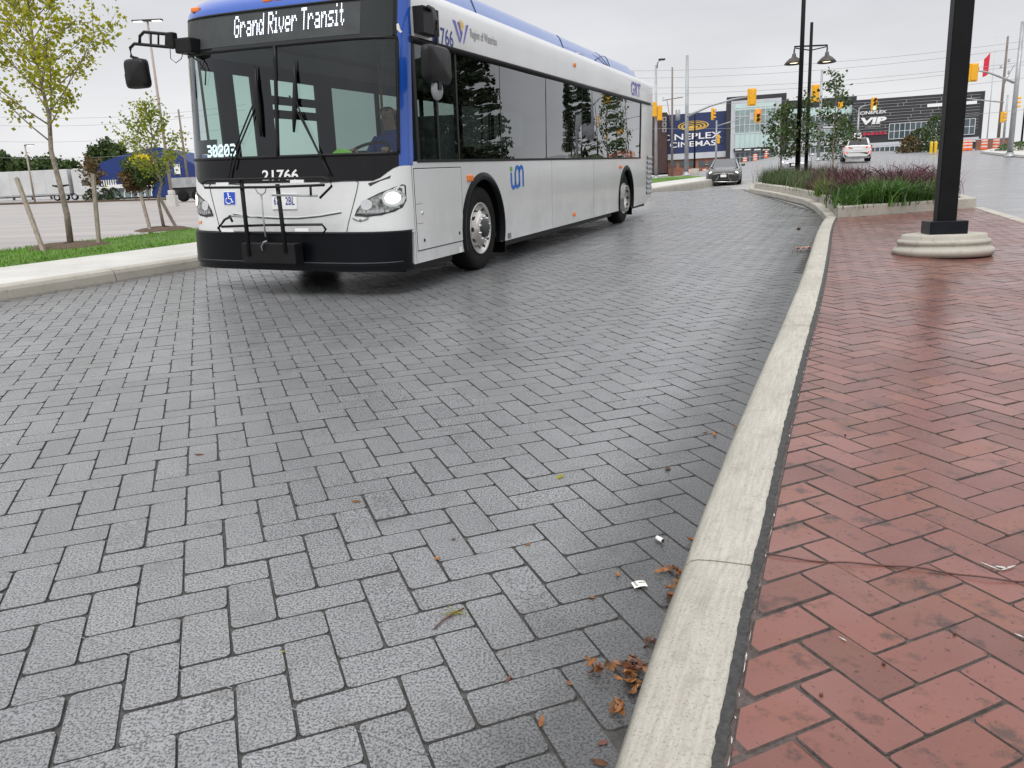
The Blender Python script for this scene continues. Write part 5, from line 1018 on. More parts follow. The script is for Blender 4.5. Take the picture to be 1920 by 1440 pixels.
# glass tower
tw = fbox('tower', 1362.5, 184, 1469, 322, -1.2, 12, 'clad_dark'); fbox('tower_frame', 1371, 191.5, 1460, 319, -1.35, -1.15, 'pale_metal', tw)
fbox('upper_panels', 1378, 197.5, 1452, 204, -1.45, -1.3, 'mint_panel', tw); w_ = fbox('tower_glazing', 1378, 204.5, 1452, 248, -1.42, -1.3, 'window_pale', tw); mullions(1378, 204.5, 1452, 248, 8, 3, -1.44, w_)
w2 = fbox('lower_panels', 1378, 249.5, 1452, 275, -1.45, -1.3, 'mint_panel', tw); mullions(1378, 249.5, 1452, 275, 8, 1, -1.47, w2, 'pale_metal', .05)
cn_ = fbox('canopy_sign', 1375, 280, 1449, 281, -2.2, -1.3, 'clad_dark', tw); bpy.context.view_layer.update()
for u in (1378, 1395, 1413, 1429): MB().bx(fp(u, 284)[0], fp(u+12, 284)[0], -2.26, -2.2, fp(u, 283.2)[1], fp(u, 281.2)[1]).build('sign_letters', 'white_print', cn_)
w3 = fbox('entrance_doors', 1378, 287, 1452, 312, -1.4, -1.28, 'window_dark', tw); mullions(1378, 287, 1452, 302, 8, 2, -1.42, w3, 'pale_metal', .08)
# middle wing
md = fbox('middle_wing', 1469, 189, 1600, 320, .5, 13, 'clad_dark'); fbox('fascia_light', 1472, 196.5, 1474, 198.5, .3, .5, 'white_print', md); w_ = fbox('upper_panels', 1478, 205, 1598, 204, .35, .52, 'mint_panel', md)
for v0, v1, mt_ in ((206, 219, 'mint_panel'), (220, 238, 'window_dark'), (239, 244, 'pale_metal'), (245, 266, 'window_pale'), (267, 276, 'pale_metal'), (277, 290, 'window_dark')):
    b_ = fbox('window_band', 1478, v0+2, 1598, v1-7, .33, .5, mt_, md)
    if mt_.startswith('window'): mullions(1478, v0+2, 1598, v1-7, 14, 1, .31, b_)
# VIP block with staggered dark cladding
vp = fbox('dark_block', 1599, 189, 1832, 322, -.6, 20, 'clad_dark'); (xa, za), (xb, zb) = fp(1599, 189), fp(1831, 246)
nr = 13
for r_ in range(1, nr):
    z = za+(zb-za)*r_/nr; MB().bx(xa, xb, -.64, -.6, z-.025, z+.025).build('cladding_joint', 'clad_line', vp); z2 = za+(zb-za)*(r_+1)/nr
    for k in range(5): x = xa+(xb-xa)*((k+random.random()*.8)/5); MB().bx(x-.035, x+.035, -.639, -.6, min(z, z2), max(z, z2)).build('cladding_joint', 'clad_line', vp)
fbox('white_fin', 1737, 196, 1829, 195.5, -.75, -.6, 'white_print', vp)
w_ = fbox('block_glazing', 1666, 233, 1824, 252, -.72, -.6, 'window_dark', vp); mullions(1666, 233, 1824, 252, 16, 2, -.73, w_); fbox('white_base', 1612, 270, 1832, 266, -.8, -.6, 'pale_metal', vp)
w_ = fbox('ground_glazing', 1612, 276, 1740, 284, -.72, -.6, 'window_dark', vp); mullions(1612, 276, 1740, 284, 14, 1, -.73, w_)
lettering('sign_letters', 'CINEPLEX', 'white_print', vp, ffn(1611, 216, 1661, 207, -.8), .02, .1); lettering('sign_letters', 'VIP', 'white_print', vp, ffn(1612, 235, 1661, 219, -.8), .05, .1); lettering('sign_letters', 'CINEMAS', 'white_print', vp, ffn(1621, 240, 1649, 237, -.8)); [MB().bx(fp(1617+7.5*k_, 250)[0], fp(1617+7.5*k_+5.5, 250)[0], -.8, -.6, fp(1638, 253.5)[1], fp(1638, 248)[1]-.1*(k_ % 2)).build('red_sign_piece', 'sign_red', vp) for k_ in range(6)]
# dark brick pillar building at the left
bk = thing('brick_tower', 'narrow dark brown brick tower with framed panels left of the mural', 'building'); cine_frame(bk); (xa, za), (xb, zb) = fp(1238, 214), fp(1252, 325)
MB().bx(xa-2, xb-.05, -2.5, 8, zb, za).build('wall', 'brick_dark', bk)
for v in (222, 232, 242):
    (x0, z0), (x1, z1) = fp(1244, v), fp(1251, v+7.5); f_ = MB().bx(x0, x1, -2.6, -2.5, z1, z0).build('framed_panel', 'clad_line', bk); MB().bx(x0+.15, x1-.15, -2.65, -2.6, z1+.15, z0-.15).build('panel_field', 'brick_dark', f_)
# shrubs, barrels, bollards, white wall in front of the cinema
def bush(u, Y, r, h, label, m_='leaf_green', n=900, cat='shrub', group=None):
    b = TY(u, Y); o = thing('shrub', label, cat, b, 0, group); P = []
    for _ in range(n):
        t = random.random()**.6; a = random.uniform(0, 2*PI); z = random.random(); rr = r*(1-z**1.6)**.5*(.55+.45*t)*(1+.25*math.sin(3*a+z*7)); P.append((rr*math.cos(a), rr*math.sin(a), z*h))
    V_, F_ = leaf_cloud(P, .10+.10*Y/80); m2 = MB(); m2.v = [tuple(x) for x in V_]; m2.f = F_; m2.sm = [False]*len(F_); m2.build('foliage', m_, o); MB().tube([(0, 0, -.1), (0, 0, h*.6)], [.08, .03], 6).build('stem', 'bark', o); return o
bush(1750, 84, 1.5, 3.6, 'tall pointed evergreen shrub just left of the large black column', 'leaf_green', 1600); bush(1722, 86, 1.7, 2.4, 'broad olive green shrub in front of the dark cladding', 'leaf_green', 1500); bush(1703, 85, 1.2, 1.7, 'low brownish shrub at the left of the evergreen', 'leaf_autumn', 900); bush(1580, 72, 1.6, 3.4, 'bushy green shrub behind the sparse planter tree', 'leaf_green', 1500)
bush(1912, 64, 2.2, .8, 'low tawny grass mound beside the right-hand signal pole', 'sedge', 900)
def drum(loc, lb, grp):
    o = thing('traffic_barrel', lb, 'traffic barrel', loc, 0, grp); MB().lathe([(.36, 0), (.36, .06), (.29, .07), (.27, 1.0), (.0, 1.02)], 14).build('body', 'barrel_orange', o)
    for z in (.25, .55, .82): MB().lathe([(.292-.02*z, z), (.29-.02*z, z+.12)], 14).build('band', 'barrel_white', o)
    return o
NTH = ['leftmost', 'second from the left', 'third from the left', 'fourth from the left', 'fifth from the left', 'sixth from the left', 'seventh from the left', 'rightmost']
d0 = drum(TY(1294, 118), 'striped orange barrel before the cinema, leftmost of the row', 'traffic barrels before the cinema')
for k_, (u, Y) in enumerate(((1306, 119), (1322, 118), (1336, 117), (1381, 112), (1397, 112), (1416, 112), (1437, 112))): dup(d0, TY(u, Y), random.random(), 'striped orange barrel before the cinema, '+NTH[k_+1]+' in the row')
for u, lb in ((1806, 'striped orange barrel touching the right side of the large black column'), (1814, 'striped orange barrel, second right of the large black column'), (1842, 'striped orange barrel in front of the brown boundary wall, left'), (1864, 'striped orange barrel in front of the brown boundary wall, right')): dup(d0, TY(u, 78), 0, lb, 'traffic barrels at the roadworks')
for u, lb in ((1744, 'yellow bollard, left one of the pair by the evergreen shrub'), (1752, 'yellow bollard, right one of the pair by the evergreen shrub'), (1800, 'lone yellow bollard just right of the large black column')):
    o = thing('bollard', lb, 'bollard', TY(u, 72), 0, 'yellow bollards'); MB().lathe([(.13, 0), (.13, .95), (.1, 1.05), (0, 1.1)], 12).build('post', 'bollard_yellow', o); MB().lathe([(.17, 0), (.17, .05), (.0, .06)], 12).build('base', 'cast_concrete', o)
o = thing('retaining_wall', 'orange-brown brick boundary wall at the far right roadworks', 'wall', TY(1858, 84), -.25); MB().bx(-1.6, 1.6, -.15, .15, -.2, 1.05).build('wall', 'brick_far', o); MB().bx(-1.7, 1.7, -.2, .2, 1.05, 1.15).build('coping', 'pale_metal', o)
# far kerb of the climbing road, upper right
mb = MB(); Pa = [T(u, v) for u, v in ((1838, 287), (1870, 291), (1925, 296), (1990, 302))]; Pb = [T(u, v) for u, v in ((1862, 282.5), (1890, 282), (1930, 281), (1990, 279))]
nP = len(Pa); vs = [(p[0], p[1], H(p[0], p[1])) for p in Pa]+[(p[0], p[1], H(p[0], p[1])+.16) for p in Pa]+[(p[0], p[1]+.0, H(p[0], p[1])+.18) for p in Pb]
mb.add(vs, [(i, i+1, nP+i+1, nP+i) for i in range(nP-1)]+[(nP+i, nP+i+1, 2*nP+i+1, 2*nP+i) for i in range(nP-1)]); struct(mb.build('far_sidewalk', 'walk_concrete', fix=True))

# ================================================================== POLES, SIGNALS, WIRES
def head(o, p, w_, h_, front, lit=None, yaw=0.0, par=None):
    M_ = Matrix.Translation(p) @ Matrix.Rotation(yaw, 4, 'Z'); b_ = MB().bx(-w_/2, w_/2, -.08, .16, -h_/2, h_/2, M_).build('signal_head', 'signal_yellow', par or o, bevel=.03)
    if front is None: return b_
    if not front:
        MB().bx(-w_*.32, w_*.32, -.14, -.08, -h_*.44, h_*.44, M_).build('housing_back', 'signal_yellow', b_, bevel=.03); return b_
    for k in range(3):
        z = h_*(.31-.31*k); MB().lathe([(0, .0), (w_*.30, .0)], 14, M_ @ Matrix.Translation((0, -.09, z)) @ Matrix.Rotation(PI/2, 4, 'X')).build('lens', {0: 'red_light', 2: 'green_light'}[k] if lit == k else 'seam_dark', b_)
        mb = MB(); mb.grid(lambda a, b: M_ @ Vector((w_*.33*math.cos(PI*(1.15*a-.075)), -.09-.25*b, z+w_*.33*math.sin(PI*(1.15*a-.075)))), 10, 1); mb.build('visor', 'signal_yellow', b_)
    return b_
def mast(u, Y, vtop, r, label, matn='galv', cat='traffic signal', name='signal_mast', grp=None):
    b = TY(u, Y); o = thing(name, label, cat, b, 0, grp); h = hz(b, vtop); MB().tube([(0, 0, -.2), (0, 0, h)], [r, r*.6], 12).build('pole', matn, o); MB().lathe([(r*2, 0), (r*2, .06), (r*1.3, .1), (r*1.3, .3)], 12).build('base_flange', matn, o); return o
o = mast(1231, 62, 122, .13, 'grey street light pole with curved arm just behind the bus', cat='street light', name='street_light'); P_ = [Wv(o, 1232, 128, 62), Wv(o, 1233, 118, 62), Wv(o, 1238, 112, 62)]; MB().tube(P_, .05, 8).build('arm', 'galv', o); q = Wv(o, 1241, 111.5, 62); MB().bx(q.x-.25, q.x+.25, q.y-.15, q.y+.15, q.z-.06, q.z+.06).build('lamp_head', 'interior_dark', o, bevel=.04); head(o, Wv(o, 1227, 205, 61.8), .36, 1.05, None); head(o, Wv(o, 1237, 212, 61.8), .36, 1.05, None)
o = mast(1261, 108, 126, .17, 'wooden utility pole with transformer left of the signal mast', 'wood_pole', 'utility pole', 'utility_pole'); za = hz(TY(1261, 108), 186); MB().tube([(-1.3, 0, za-.1), (1.4, 0, za+.2)], .06, 6).build('crossarm', 'wood_pole', o); MB().tube([(-.0, 0, za-4), (-.75, -.1, za)], .05, 6).build('brace', 'wood_pole', o); MB().lathe([(0, -.7), (.32, -.68), (.32, .6), (0, .68)], 14, Matrix.Translation((.75, 0, za-2.0))).build('transformer', 'galv', o)
for x in (-1.2, .8, 1.3): MB().lathe([(.03, 0), (.11, .05), (.05, .12), (.09, .18), (0, .26)], 8, Matrix.Translation((x, 0, za+.1))).build('insulator', 'pale_metal', o)
o = mast(1288, 60, 104, .17, 'tall grey signal mast with long arm holding a yellow signal seen from behind'); a_ = MB().tube([Wv(o, 1289, 218, 60), Wv(o, 1330, 199, 60), Wv(o, 1375, 186, 60), Wv(o, 1412, 180, 60)], [.09, .075, .06, .05], 8).build('mast_arm', 'galv', o); head(o, Wv(o, 1410, 182, 59.7), .60, 1.18, False, par=a_)
o = mast(1303, 62, 212, .085, 'slim black lamp post on a concrete footing near the signal mast', 'pole_black', 'lamp post', 'lamp_post'); MB().lathe([(.35, -.1), (.35, .42), (.0, .44)], 12).build('footing', 'cast_concrete', o)
o = mast(1343, 96, 226, .15, 'far signal mast with a red light on its arm in front of the glass tower'); a_ = MB().tube([Wv(o, 1345, 236, 96), Wv(o, 1375, 227, 96), Wv(o, 1424, 212, 96)], [.07, .06, .05], 8).build('mast_arm', 'galv', o); head(o, Wv(o, 1421, 217, 95.6), .72, 1.5, True, 0, par=a_); head(o, Wv(o, 1337, 214, 95.6), .5, 1.3, True, None, 1.0); MB().bx(-.15+.2, .35, -.3, -.1, 3.0, 4.0).build('crossing_signal', 'signal_yellow', o, bevel=.04); q = Wv(o, 1411, 216, 96); MB().bx(q.x-.35, q.x+.35, q.y-.05, q.y, q.z-.5, q.z+.3).build('sign_plate', 'pale_metal', o)
o = mast(1534, 70, 131, .15, 'grey signal mast behind the planter trees with a yellow signal back'); head(o, Wv(o, 1529, 175, 69.7), .62, 1.40, False)
o = mast(1605, 92, 202, .14, 'signal mast with two curved arms beside the cinema name sign'); a_ = MB().tube([Wv(o, 1606, 207, 92), Wv(o, 1616, 200, 92), Wv(o, 1636, 195, 92)], .05, 8).build('mast_arm', 'galv', o); head(o, Wv(o, 1639, 195, 91.7), .62, 1.35, True, 2, par=a_); a_ = MB().tube([Wv(o, 1605, 207, 92), Wv(o, 1592, 200, 92), Wv(o, 1580, 197, 92)], .05, 8).build('mast_arm', 'galv', o); head(o, Wv(o, 1577, 197, 91.7), .62, .7, False, par=a_)
o = mast(1892, 56, 40, .19, 'thick grey signal mast at the right edge with curved arm'); a_ = MB().tube([Wv(o, 1901, 155, 56), Wv(o, 1880, 146, 56), Wv(o, 1853, 136, 56), Wv(o, 1826, 131, 56)], [.09, .075, .06, .05], 8).build('mast_arm', 'galv', o); head(o, Wv(o, 1825, 136, 55.7), .60, 1.15, False, par=a_);
o = mast(1877, 76, 178, .12, 'slim grey signal pole with straight arm reaching left behind the column'); MB().tube([Wv(o, 1882, 192, 76), Wv(o, 1804, 184, 76)], [.06, .045], 8).build('mast_arm', 'galv', o); head(o, Wv(o, 1880, 220, 75.6), .5, .95, True, None, .9)
o = mast(1867, 88, 68, .17, 'leaning wooden utility pole at the far right', 'wood_pole', 'utility pole', 'utility_pole'); zb_ = hz(TY(1867, 88), 128)
for dz, x in ((0, -.45), (.6, .35), (-.6, .45)): MB().lathe([(.04, 0), (.16, .1), (.05, .2), (.14, .3), (0, .42)], 8, Matrix.Translation((x, 0, zb_+dz))).build('insulator', 'pale_metal', o)
MB().tube([(.1, 0, zb_-1.6), (.9, 0, zb_+.2), (1.3, 0, zb_+.4)], .05, 6).build('lamp_arm', 'galv', o)
o = mast(1911, 66, 150, .085, 'black pole at the extreme right with a dark signal head', 'pole_black'); head(o, Wv(o, 1905, 193, 65.7), .42, 1.05, True, None, 1.0)
# flag
o = mast(1846, 120, 70, .09, 'white flagpole flying a red and white national flag', 'pale_metal', 'flag', 'flagpole'); top = Wv(o, 1857, 98, 120); bot = Wv(o, 1852, 136, 120)
def flagp(a, b): L_ = 4.6; return (top.x+(bot.x-top.x)*b-a*L_*.82, top.y-.25*math.sin(a*7)*a-.6*a, top.z+(bot.z-top.z)*b*(1-.25*a)-a*2.5-.3*math.sin(a*6+b))
for a0, a1, mt_ in ((0, .25, 'flag_red'), (.25, .75, 'flag_white'), (.75, 1.0, 'flag_red')):
    f_ = MB().grid(lambda a, b: flagp(a0+(a1-a0)*a, b), 8, 6).build('flag_panel', mt_, o)
leaf = [(0, .5), (.1, .3), (.22, .36), (.18, .05), (.36, .2), (.42, .1), (.5, .1), (.4, -.1), (.2, -.3), (.03, -.28), (.03, -.5), (-.03, -.5), (-.03, -.28), (-.2, -.3), (-.4, -.1), (-.5, .1), (-.42, .1), (-.36, .2), (-.18, .05), (-.22, .36), (-.1, .3)]
mb = MB(); mb.add([(lambda p: (p[0], p[1]-.03, p[2]))(flagp(.5+.19*x, .5-.62*z)) for x, z in leaf], [tuple(range(len(leaf)))]); mb.build('flag_leaf', 'flag_red', o)
def wire(pts, Ya, Yb, label, grp):
    (u0, v0), (u1, v1) = pts; a, b = Vector(atY(u0, v0, Ya)), Vector(atY(u1, v1, Yb)); P_ = [a.lerp(b, t)-UP*(1.1*4*t*(1-t)) for t in np.linspace(0, 1, 13)]; mb = MB(); mb.tube(P_, .020, 5); tag(mb.build('power_line', 'wire'), label, 'power line', grp)
ORD = ['topmost', 'second highest', 'third highest', 'fourth highest', 'fifth highest', 'lowest']
for k_, (va, vb) in enumerate(((131, 58), (145, 70), (163, 98), (175, 103), (196, 128), (238, 190))): wire(((1150, va+2), (2050, vb)), 108, 96, ORD[k_]+' of the six overhead power lines above the cinema', 'overhead power lines over the cinema')
for k_, (va, vb) in enumerate(((215, 196), (232, 206), (262, 236), (292, 268))): wire(((-80, va), (460, vb)), 120, 120, ['topmost', 'second highest', 'third highest', 'lowest'][k_]+' of the four power lines behind the young street trees', 'overhead power lines behind the parking lot')
# --- left: parking lot lamps and pole
def lot_lamp(u, vb, vtop, label, r, heads, Y=None, yawh=0.2):
    b = T(u, vb); o = thing('lot_lamp', label, 'lamp post', b, 0, 'parking lot lamp posts'); h = hz(b, vtop); MB().tube([(0, 0, -.1), (0, 0, h)], [r, r*.62], 10).build('pole', 'lamp_brown', o)
    for s_ in heads: mb = MB(); mb.bx(min(0, s_*1.0), max(0, s_*1.0), -.16, .16, h-.05, h+.04); hd_ = mb.build('lamp_head', 'interior_dark', o, bevel=.02); MB().bx(s_*.62-.28, s_*.62+.28, -.13, .13, h-.075, h-.05).build('lamp_panel', 'white_light', hd_)
    return o
o = lot_lamp(325, 386, 38, 'tall twin-headed parking lot lamp beside the bus mirror, on a concrete footing', .11, (-1, 1)); MB().bx(-.30, .30, -.30, .30, -.1, .72).build('footing', 'walk_concrete', o, bevel=.03); MB().bx(-.2, .2, -.2, .2, .72, 1.05).build('footing_cap', 'walk_concrete', o, bevel=.06)
lot_lamp(197, 362, 262, 'small parking lot lamp in front of the blue building', .10, (-1,)); lot_lamp(66, 381, 272, 'plain brown lamp post at the left standing before the white trailer', .12, (1,))
b = TY(347, 115); o = thing('utility_pole', 'thin wooden utility pole behind the bus mirror at the left', 'utility pole', b); h = hz(b, 205); MB().tube([(0, 0, -.2), (0, 0, h)], [.2, .12], 10).build('pole', 'wood_pole', o)
for k in range(3): MB().tube([(-.7, 0, h-1-2.2*k), (.7, 0, h-.9-2.2*k)], .05, 6).build('crossarm', 'wood_pole', o)

# ================================================================== LEFT BACKGROUND
# articulated lorry
tb = T(100, 377); tr_ = thing('semi_truck', 'white semi-truck with long box trailer parked across the lot', 'truck', tb, 0.0); Yt = tb[1]
def tp_(u, v, Y=None): return Wv(tr_, u, v, Y or Yt)
a, b = tp_(-140, 322), tp_(131, 361); zt, zb = tp_(100, 318).z, tp_(100, 364.5).z
bx_ = MB().bx(a.x, b.x, 0, 2.55, zb, zt).build('trailer_box', 'trailer_white', tr_, bevel=.04)
for i in range(12): x = a.x+(b.x-a.x)*i/12; MB().bx(x-.02, x+.02, -.02, 0, zb, zt).build('panel_rib', 'pale_metal', bx_)
MB().bx(a.x, b.x, -.03, 0, zb-.12, zb+.1).build('side_rail', 'galv', bx_)
cx0, cx1 = tp_(131, 350).x, tp_(148, 350).x; cb_ = MB(); prof = [(cx0+.4, zb-.3), (cx0+4.6, zb-.3), (cx0+4.6, zb+.55), (cx0+4.2, zb+.75), (cx0+3.0, zb+.85), (cx0+2.6, zb+1.9), (cx0+1.9, zt-.1), (cx0+.8, zt+.05), (cx0+.4, zt-.2)]; cb_.slab(prof, lambda x, z: (x, .05, z), lambda x, z: (x, 2.5, z)); cab = cb_.build('cab', 'trailer_white', tr_, bevel=.08, fix=True)
mb = MB(); mb.slab([(cx0+1.7, zb+1.0), (cx0+2.75, zb+1.0), (cx0+2.5, zb+1.85), (cx0+1.7, zb+1.85)], lambda x, z: (x, .03, z), lambda x, z: (x, .06, z)); mb.build('cab_window', 'window_dark', cab); MB().lathe([(.32, 0), (.32, 1.4)], 14, Matrix.Translation((cx0+1.5, .3, zb-.6)) @ Matrix.Rotation(PI/2, 4, 'Y'), close=True).build('fuel_tank', 'rim_metal', cab)
for x in (cx0-2.2, cx0-.9, cx0+.35, cx0+3.6, cx0-14, cx0-12.8):
    mb = MB(); mb.lathe([(.2, -.3), (.48, -.3), (.5, -.25), (.5, -.03), (.47, 0), (.28, .0)], 22, Matrix.Translation((x, .05, .5)) @ Matrix.Rotation(PI/2, 4, 'X')); wl = mb.build('wheel', 'tyre', tr_, fix=True); mb = MB(); mb.lathe([(.29, -.01), (.2, -.06), (.0, .0)], 14, Matrix.Translation((x, .05, .5)) @ Matrix.Rotation(PI/2, 4, 'X')); mb.build('rim', 'pale_metal', wl, fix=True)
MB().bx(cx0-15, cx0+.6, .4, 2.1, .75, zb-.1).build('chassis', 'seam_dark', tr_)
# blue store
st = thing('blue_store', 'blue gabled store building with a yellow arched sign panel', 'building', T(250, 372), 0.0); Ys = st.matrix_basis.translation.y
def s2(u, v): p = Wv(st, u, v, Ys); return p.x, p.z
pol = [s2(160, 372), s2(184, 306), s2(222, 292), s2(262, 280), s2(292, 275), s2(318, 280), s2(352, 302), s2(372, 312), s2(375, 368)]
mb = MB(); mb.slab(pol, lambda x, z: (x, 0, z), lambda x, z: (x, 25, z)); sw_ = mb.build('wall', 'store_blue', st, fix=True)
pol = [s2(236, 320), s2(238, 304), s2(244, 294), s2(254, 289), s2(270, 288), s2(286, 293), s2(294, 304), s2(298, 328)]; mb = MB(); mb.slab(pol, lambda x, z: (x, -.4, z), lambda x, z: (x, -.01, z)); mb.build('arch_panel', 'store_yellow', st, fix=True)
for u0, v0, u1, v1, mt_ in ((190, 338, 218, 348, 'window_dark'), (208, 350, 286, 358, 'window_pale'), (208, 361, 286, 368, 'window_pale'), (326, 308, 338, 326, 'trailer_white')):
    (x0, z0), (x1, z1) = s2(u0, v0), s2(u1, v1); w_ = MB().bx(x0, x1, -.12, -.005, z1, z0).build('window', mt_, st)
    for k in range(7): x = x0+(x1-x0)*k/6; MB().bx(x-.07, x+.07, -.2, -.12, z1, z0).build('mullion', 'white_print', w_)
(x0, z0), (x1, z1) = s2(204, 347), s2(288, 350); MB().bx(x0, x1, -.6, -.01, z1, z0).build('canopy', 'white_print', st); (x0, z0), (x1, z1) = s2(196, 350), s2(207, 362); MB().bx(x0, x1, -.5, -.01, z1, z0).build('door_panel', 'store_yellow', st)
# flatbed beside the bus mirror
o = thing('flatbed_trailer', 'grey flatbed trailer with panels parked behind the concrete lamp footing', 'trailer', T(345, 378)); a, b = Wv(o, 315, 334, o.matrix_basis.translation.y), Wv(o, 372, 350, o.matrix_basis.translation.y); MB().bx(a.x, b.x+3, 0, 2.4, b.z, a.z).build('load_panels', 'galv', o); MB().bx(a.x, b.x+3, .2, 2.2, b.z-.9, b.z).build('chassis', 'seam_dark', o)
for x in (a.x+1.0, a.x+2.3): MB().lathe([(.2, -.3), (.5, -.3), (.5, 0), (.25, .01), (0, .0)], 18, Matrix.Translation((x, .1, .5)) @ Matrix.Rotation(PI/2, 4, 'X')).build('wheel', 'tyre', o, fix=True)
# lot islands with shrubs and rounded trees
def ground_tree(u, v, vtop, w_, label, leafm, n, grp='rounded trees in the parking lot'):
    b = TY(u, .78*Ys); h = hz(b, vtop); return make_tree('lot_tree', label, b, h, .09, .28, 26, lambda f: w_*(1-abs(f-.35)**1.5)*.9, .55, leafm, n, .16+.002*b[1], .28, grp, sub=4)
ground_tree(268, 371, 326, 3.4, 'round olive tree before the yellow arch of the store', 'leaf_green', 110); ground_tree(243, 371, 330, 1.7, 'smaller brownish tree left of the round olive tree', 'leaf_autumn', 120); ground_tree(168, 371, 303, 1.6, 'thin reddish-green tree in front of the truck cab', 'leaf_autumn', 24)
for u, lb in ((160, 'rounded low shrub in the bed by the truck cab'), (186, 'dark low shrub in the middle of the lot bed'), (203, 'small low shrub at the right end of the lot bed')): bb = T(u, 377); bush(u, bb[1], 1.0, 1.5, lb, 'leaf_dark', 500, group='low shrubs in the lot bed')
mb = MB(); Pq = [T(u, v) for u, v in ((-60, 386), (100, 381), (205, 378), (300, 375), (380, 371))]; Pr_ = [p+np.array([0, 2.5, 0]) for p in Pq]; n_ = len(Pq)
mb.add([(p[0], p[1], H(p[0], p[1])-.02) for p in Pq]+[(p[0], p[1], H(p[0], p[1])+.16) for p in Pq]+[(p[0], p[1], H(p[0], p[1])+.16) for p in Pr_], [(i, i+1, n_+i+1, n_+i) for i in range(n_-1)]+[(n_+i, n_+i+1, 2*n_+i+1, 2*n_+i) for i in range(n_-1)]); struct(mb.build('lot_bed', 'mulch', fix=True))
for u, v, s_, lb in ((12, 312, 7, 'dark broadleaf tree at the far left above the trailer'), (48, 318, 7, 'low dark tree behind the trailer, second from the left'), (84, 316, 6, 'dark tree rising behind the middle of the trailer'), (112, 320, 5, 'small dark tree behind the trailer near the truck cab'), (178, 282, 6, 'slender poplar behind the blue store, left of the group'), (203, 276, 7, 'poplar behind the blue store, middle of the group'), (226, 281, 6, 'poplar behind the blue store, right of the group')):
    b = TY(u, 170); h = hz(b, v); pop = 170 < u < 230; make_tree('far_tree', lb, b, h, .25, .12, 26, (lambda f: 1.9*(1-f)**.4+.6) if pop else (lambda f: s_*.62*(1-abs(f-.4)**1.6)+.6), 1.0 if pop else .5, 'leaf_green', 120, .75, .5, 'far trees behind the parking lot', sub=3)
# conifers and broadleaf at the right of the lane (mirrored in the bus windows)
def conifer(loc, h, r, label):
    o = thing('conifer', label, 'tree', (loc[0], loc[1], H(*loc)), 0, 'conifers along the climbing road'); mb = MB(); mb.tube([(0, 0, -.1), (0, 0, h)], [.2, .02], 8); P = []
    for k in range(46):
        f = (k+.5)/46; z = h*(.08+.92*f); L_ = r*(1-f)**.85+.15
        for j in range(7):
            a = random.uniform(0, 2*PI); mb.tube([(0, 0, z), (math.cos(a)*L_, math.sin(a)*L_, z-.12*L_)], [.025, .006], 4)
            for _ in range(34): t = random.uniform(.12, 1.05); P.append((math.cos(a)*L_*t+random.gauss(0, .09), math.sin(a)*L_*t+random.gauss(0, .09), z-.12*L_*t+random.gauss(0, .08)))
    mb.build('trunk', 'bark', o); V_, F_ = leaf_cloud(P, .26); m2 = MB(); m2.v = [tuple(x) for x in V_]; m2.f = F_; m2.sm = [False]*len(F_); m2.build('foliage', 'leaf_dark', o)
conifer((27.0, 34.0), 9.2, 3.0, 'broad dark conifer beyond the right edge, mirrored in the front bus windows'); conifer((28.5, 32.0), 6.8, 2.6, 'shorter dark conifer nearest the lane, mirrored in the bus windows'); conifer((66.0, 92.0), 12.0, 2.6, 'slim conifer further up the hill, mirrored in the rear bus windows')
for x, y, lb in ((26.5, 30.0, 'unseen hedge shrub added to darken the lower bus window reflections, nearer one'), (31.0, 38.5, 'unseen hedge shrub added to darken the lower bus window reflections, farther one')):
    o = bush(960+x/y*1442, y, 2.2, 2.6, lb, 'leaf_dark', 2600)  # out of view, added so the foot of the window reflections turns dark

# ================================================================== LITTER
def leafmesh(l, curl):
    prof = [(0, .0), (.15, .45), (.4, 1.0), (.65, .85), (.85, .4), (1.0, .03)]; mb = MB(); w_ = l*random.uniform(.15, .27)
    vs = []
    for t, a in prof: x = l*(t-.5); zc = curl*l*(2*t-1)**2*.7; vs += [(x, -w_*a, zc+curl*l*a*.35), (x, 0, zc), (x, w_*a, zc+curl*l*a*.30)]
    mb.add(vs, [(3*i+k, 3*i+k+3, 3*i+k+4, 3*i+k+1) for i in range(5) for k in range(2)], True); return mb
def fallen(u, v, l, label, matn='dead_leaf', z=.0, curl=.3, grp='single fallen leaves on the grey pavers'):
    p = G(u, v, z+.004); o = leafmesh(l, curl).build('fallen_leaf', matn); o.location = (p[0], p[1], z+.003); o.rotation_euler = (random.uniform(-.25, .25), random.uniform(-.25, .25), random.uniform(0, 6.3)); tag(o, label, 'leaf', grp)
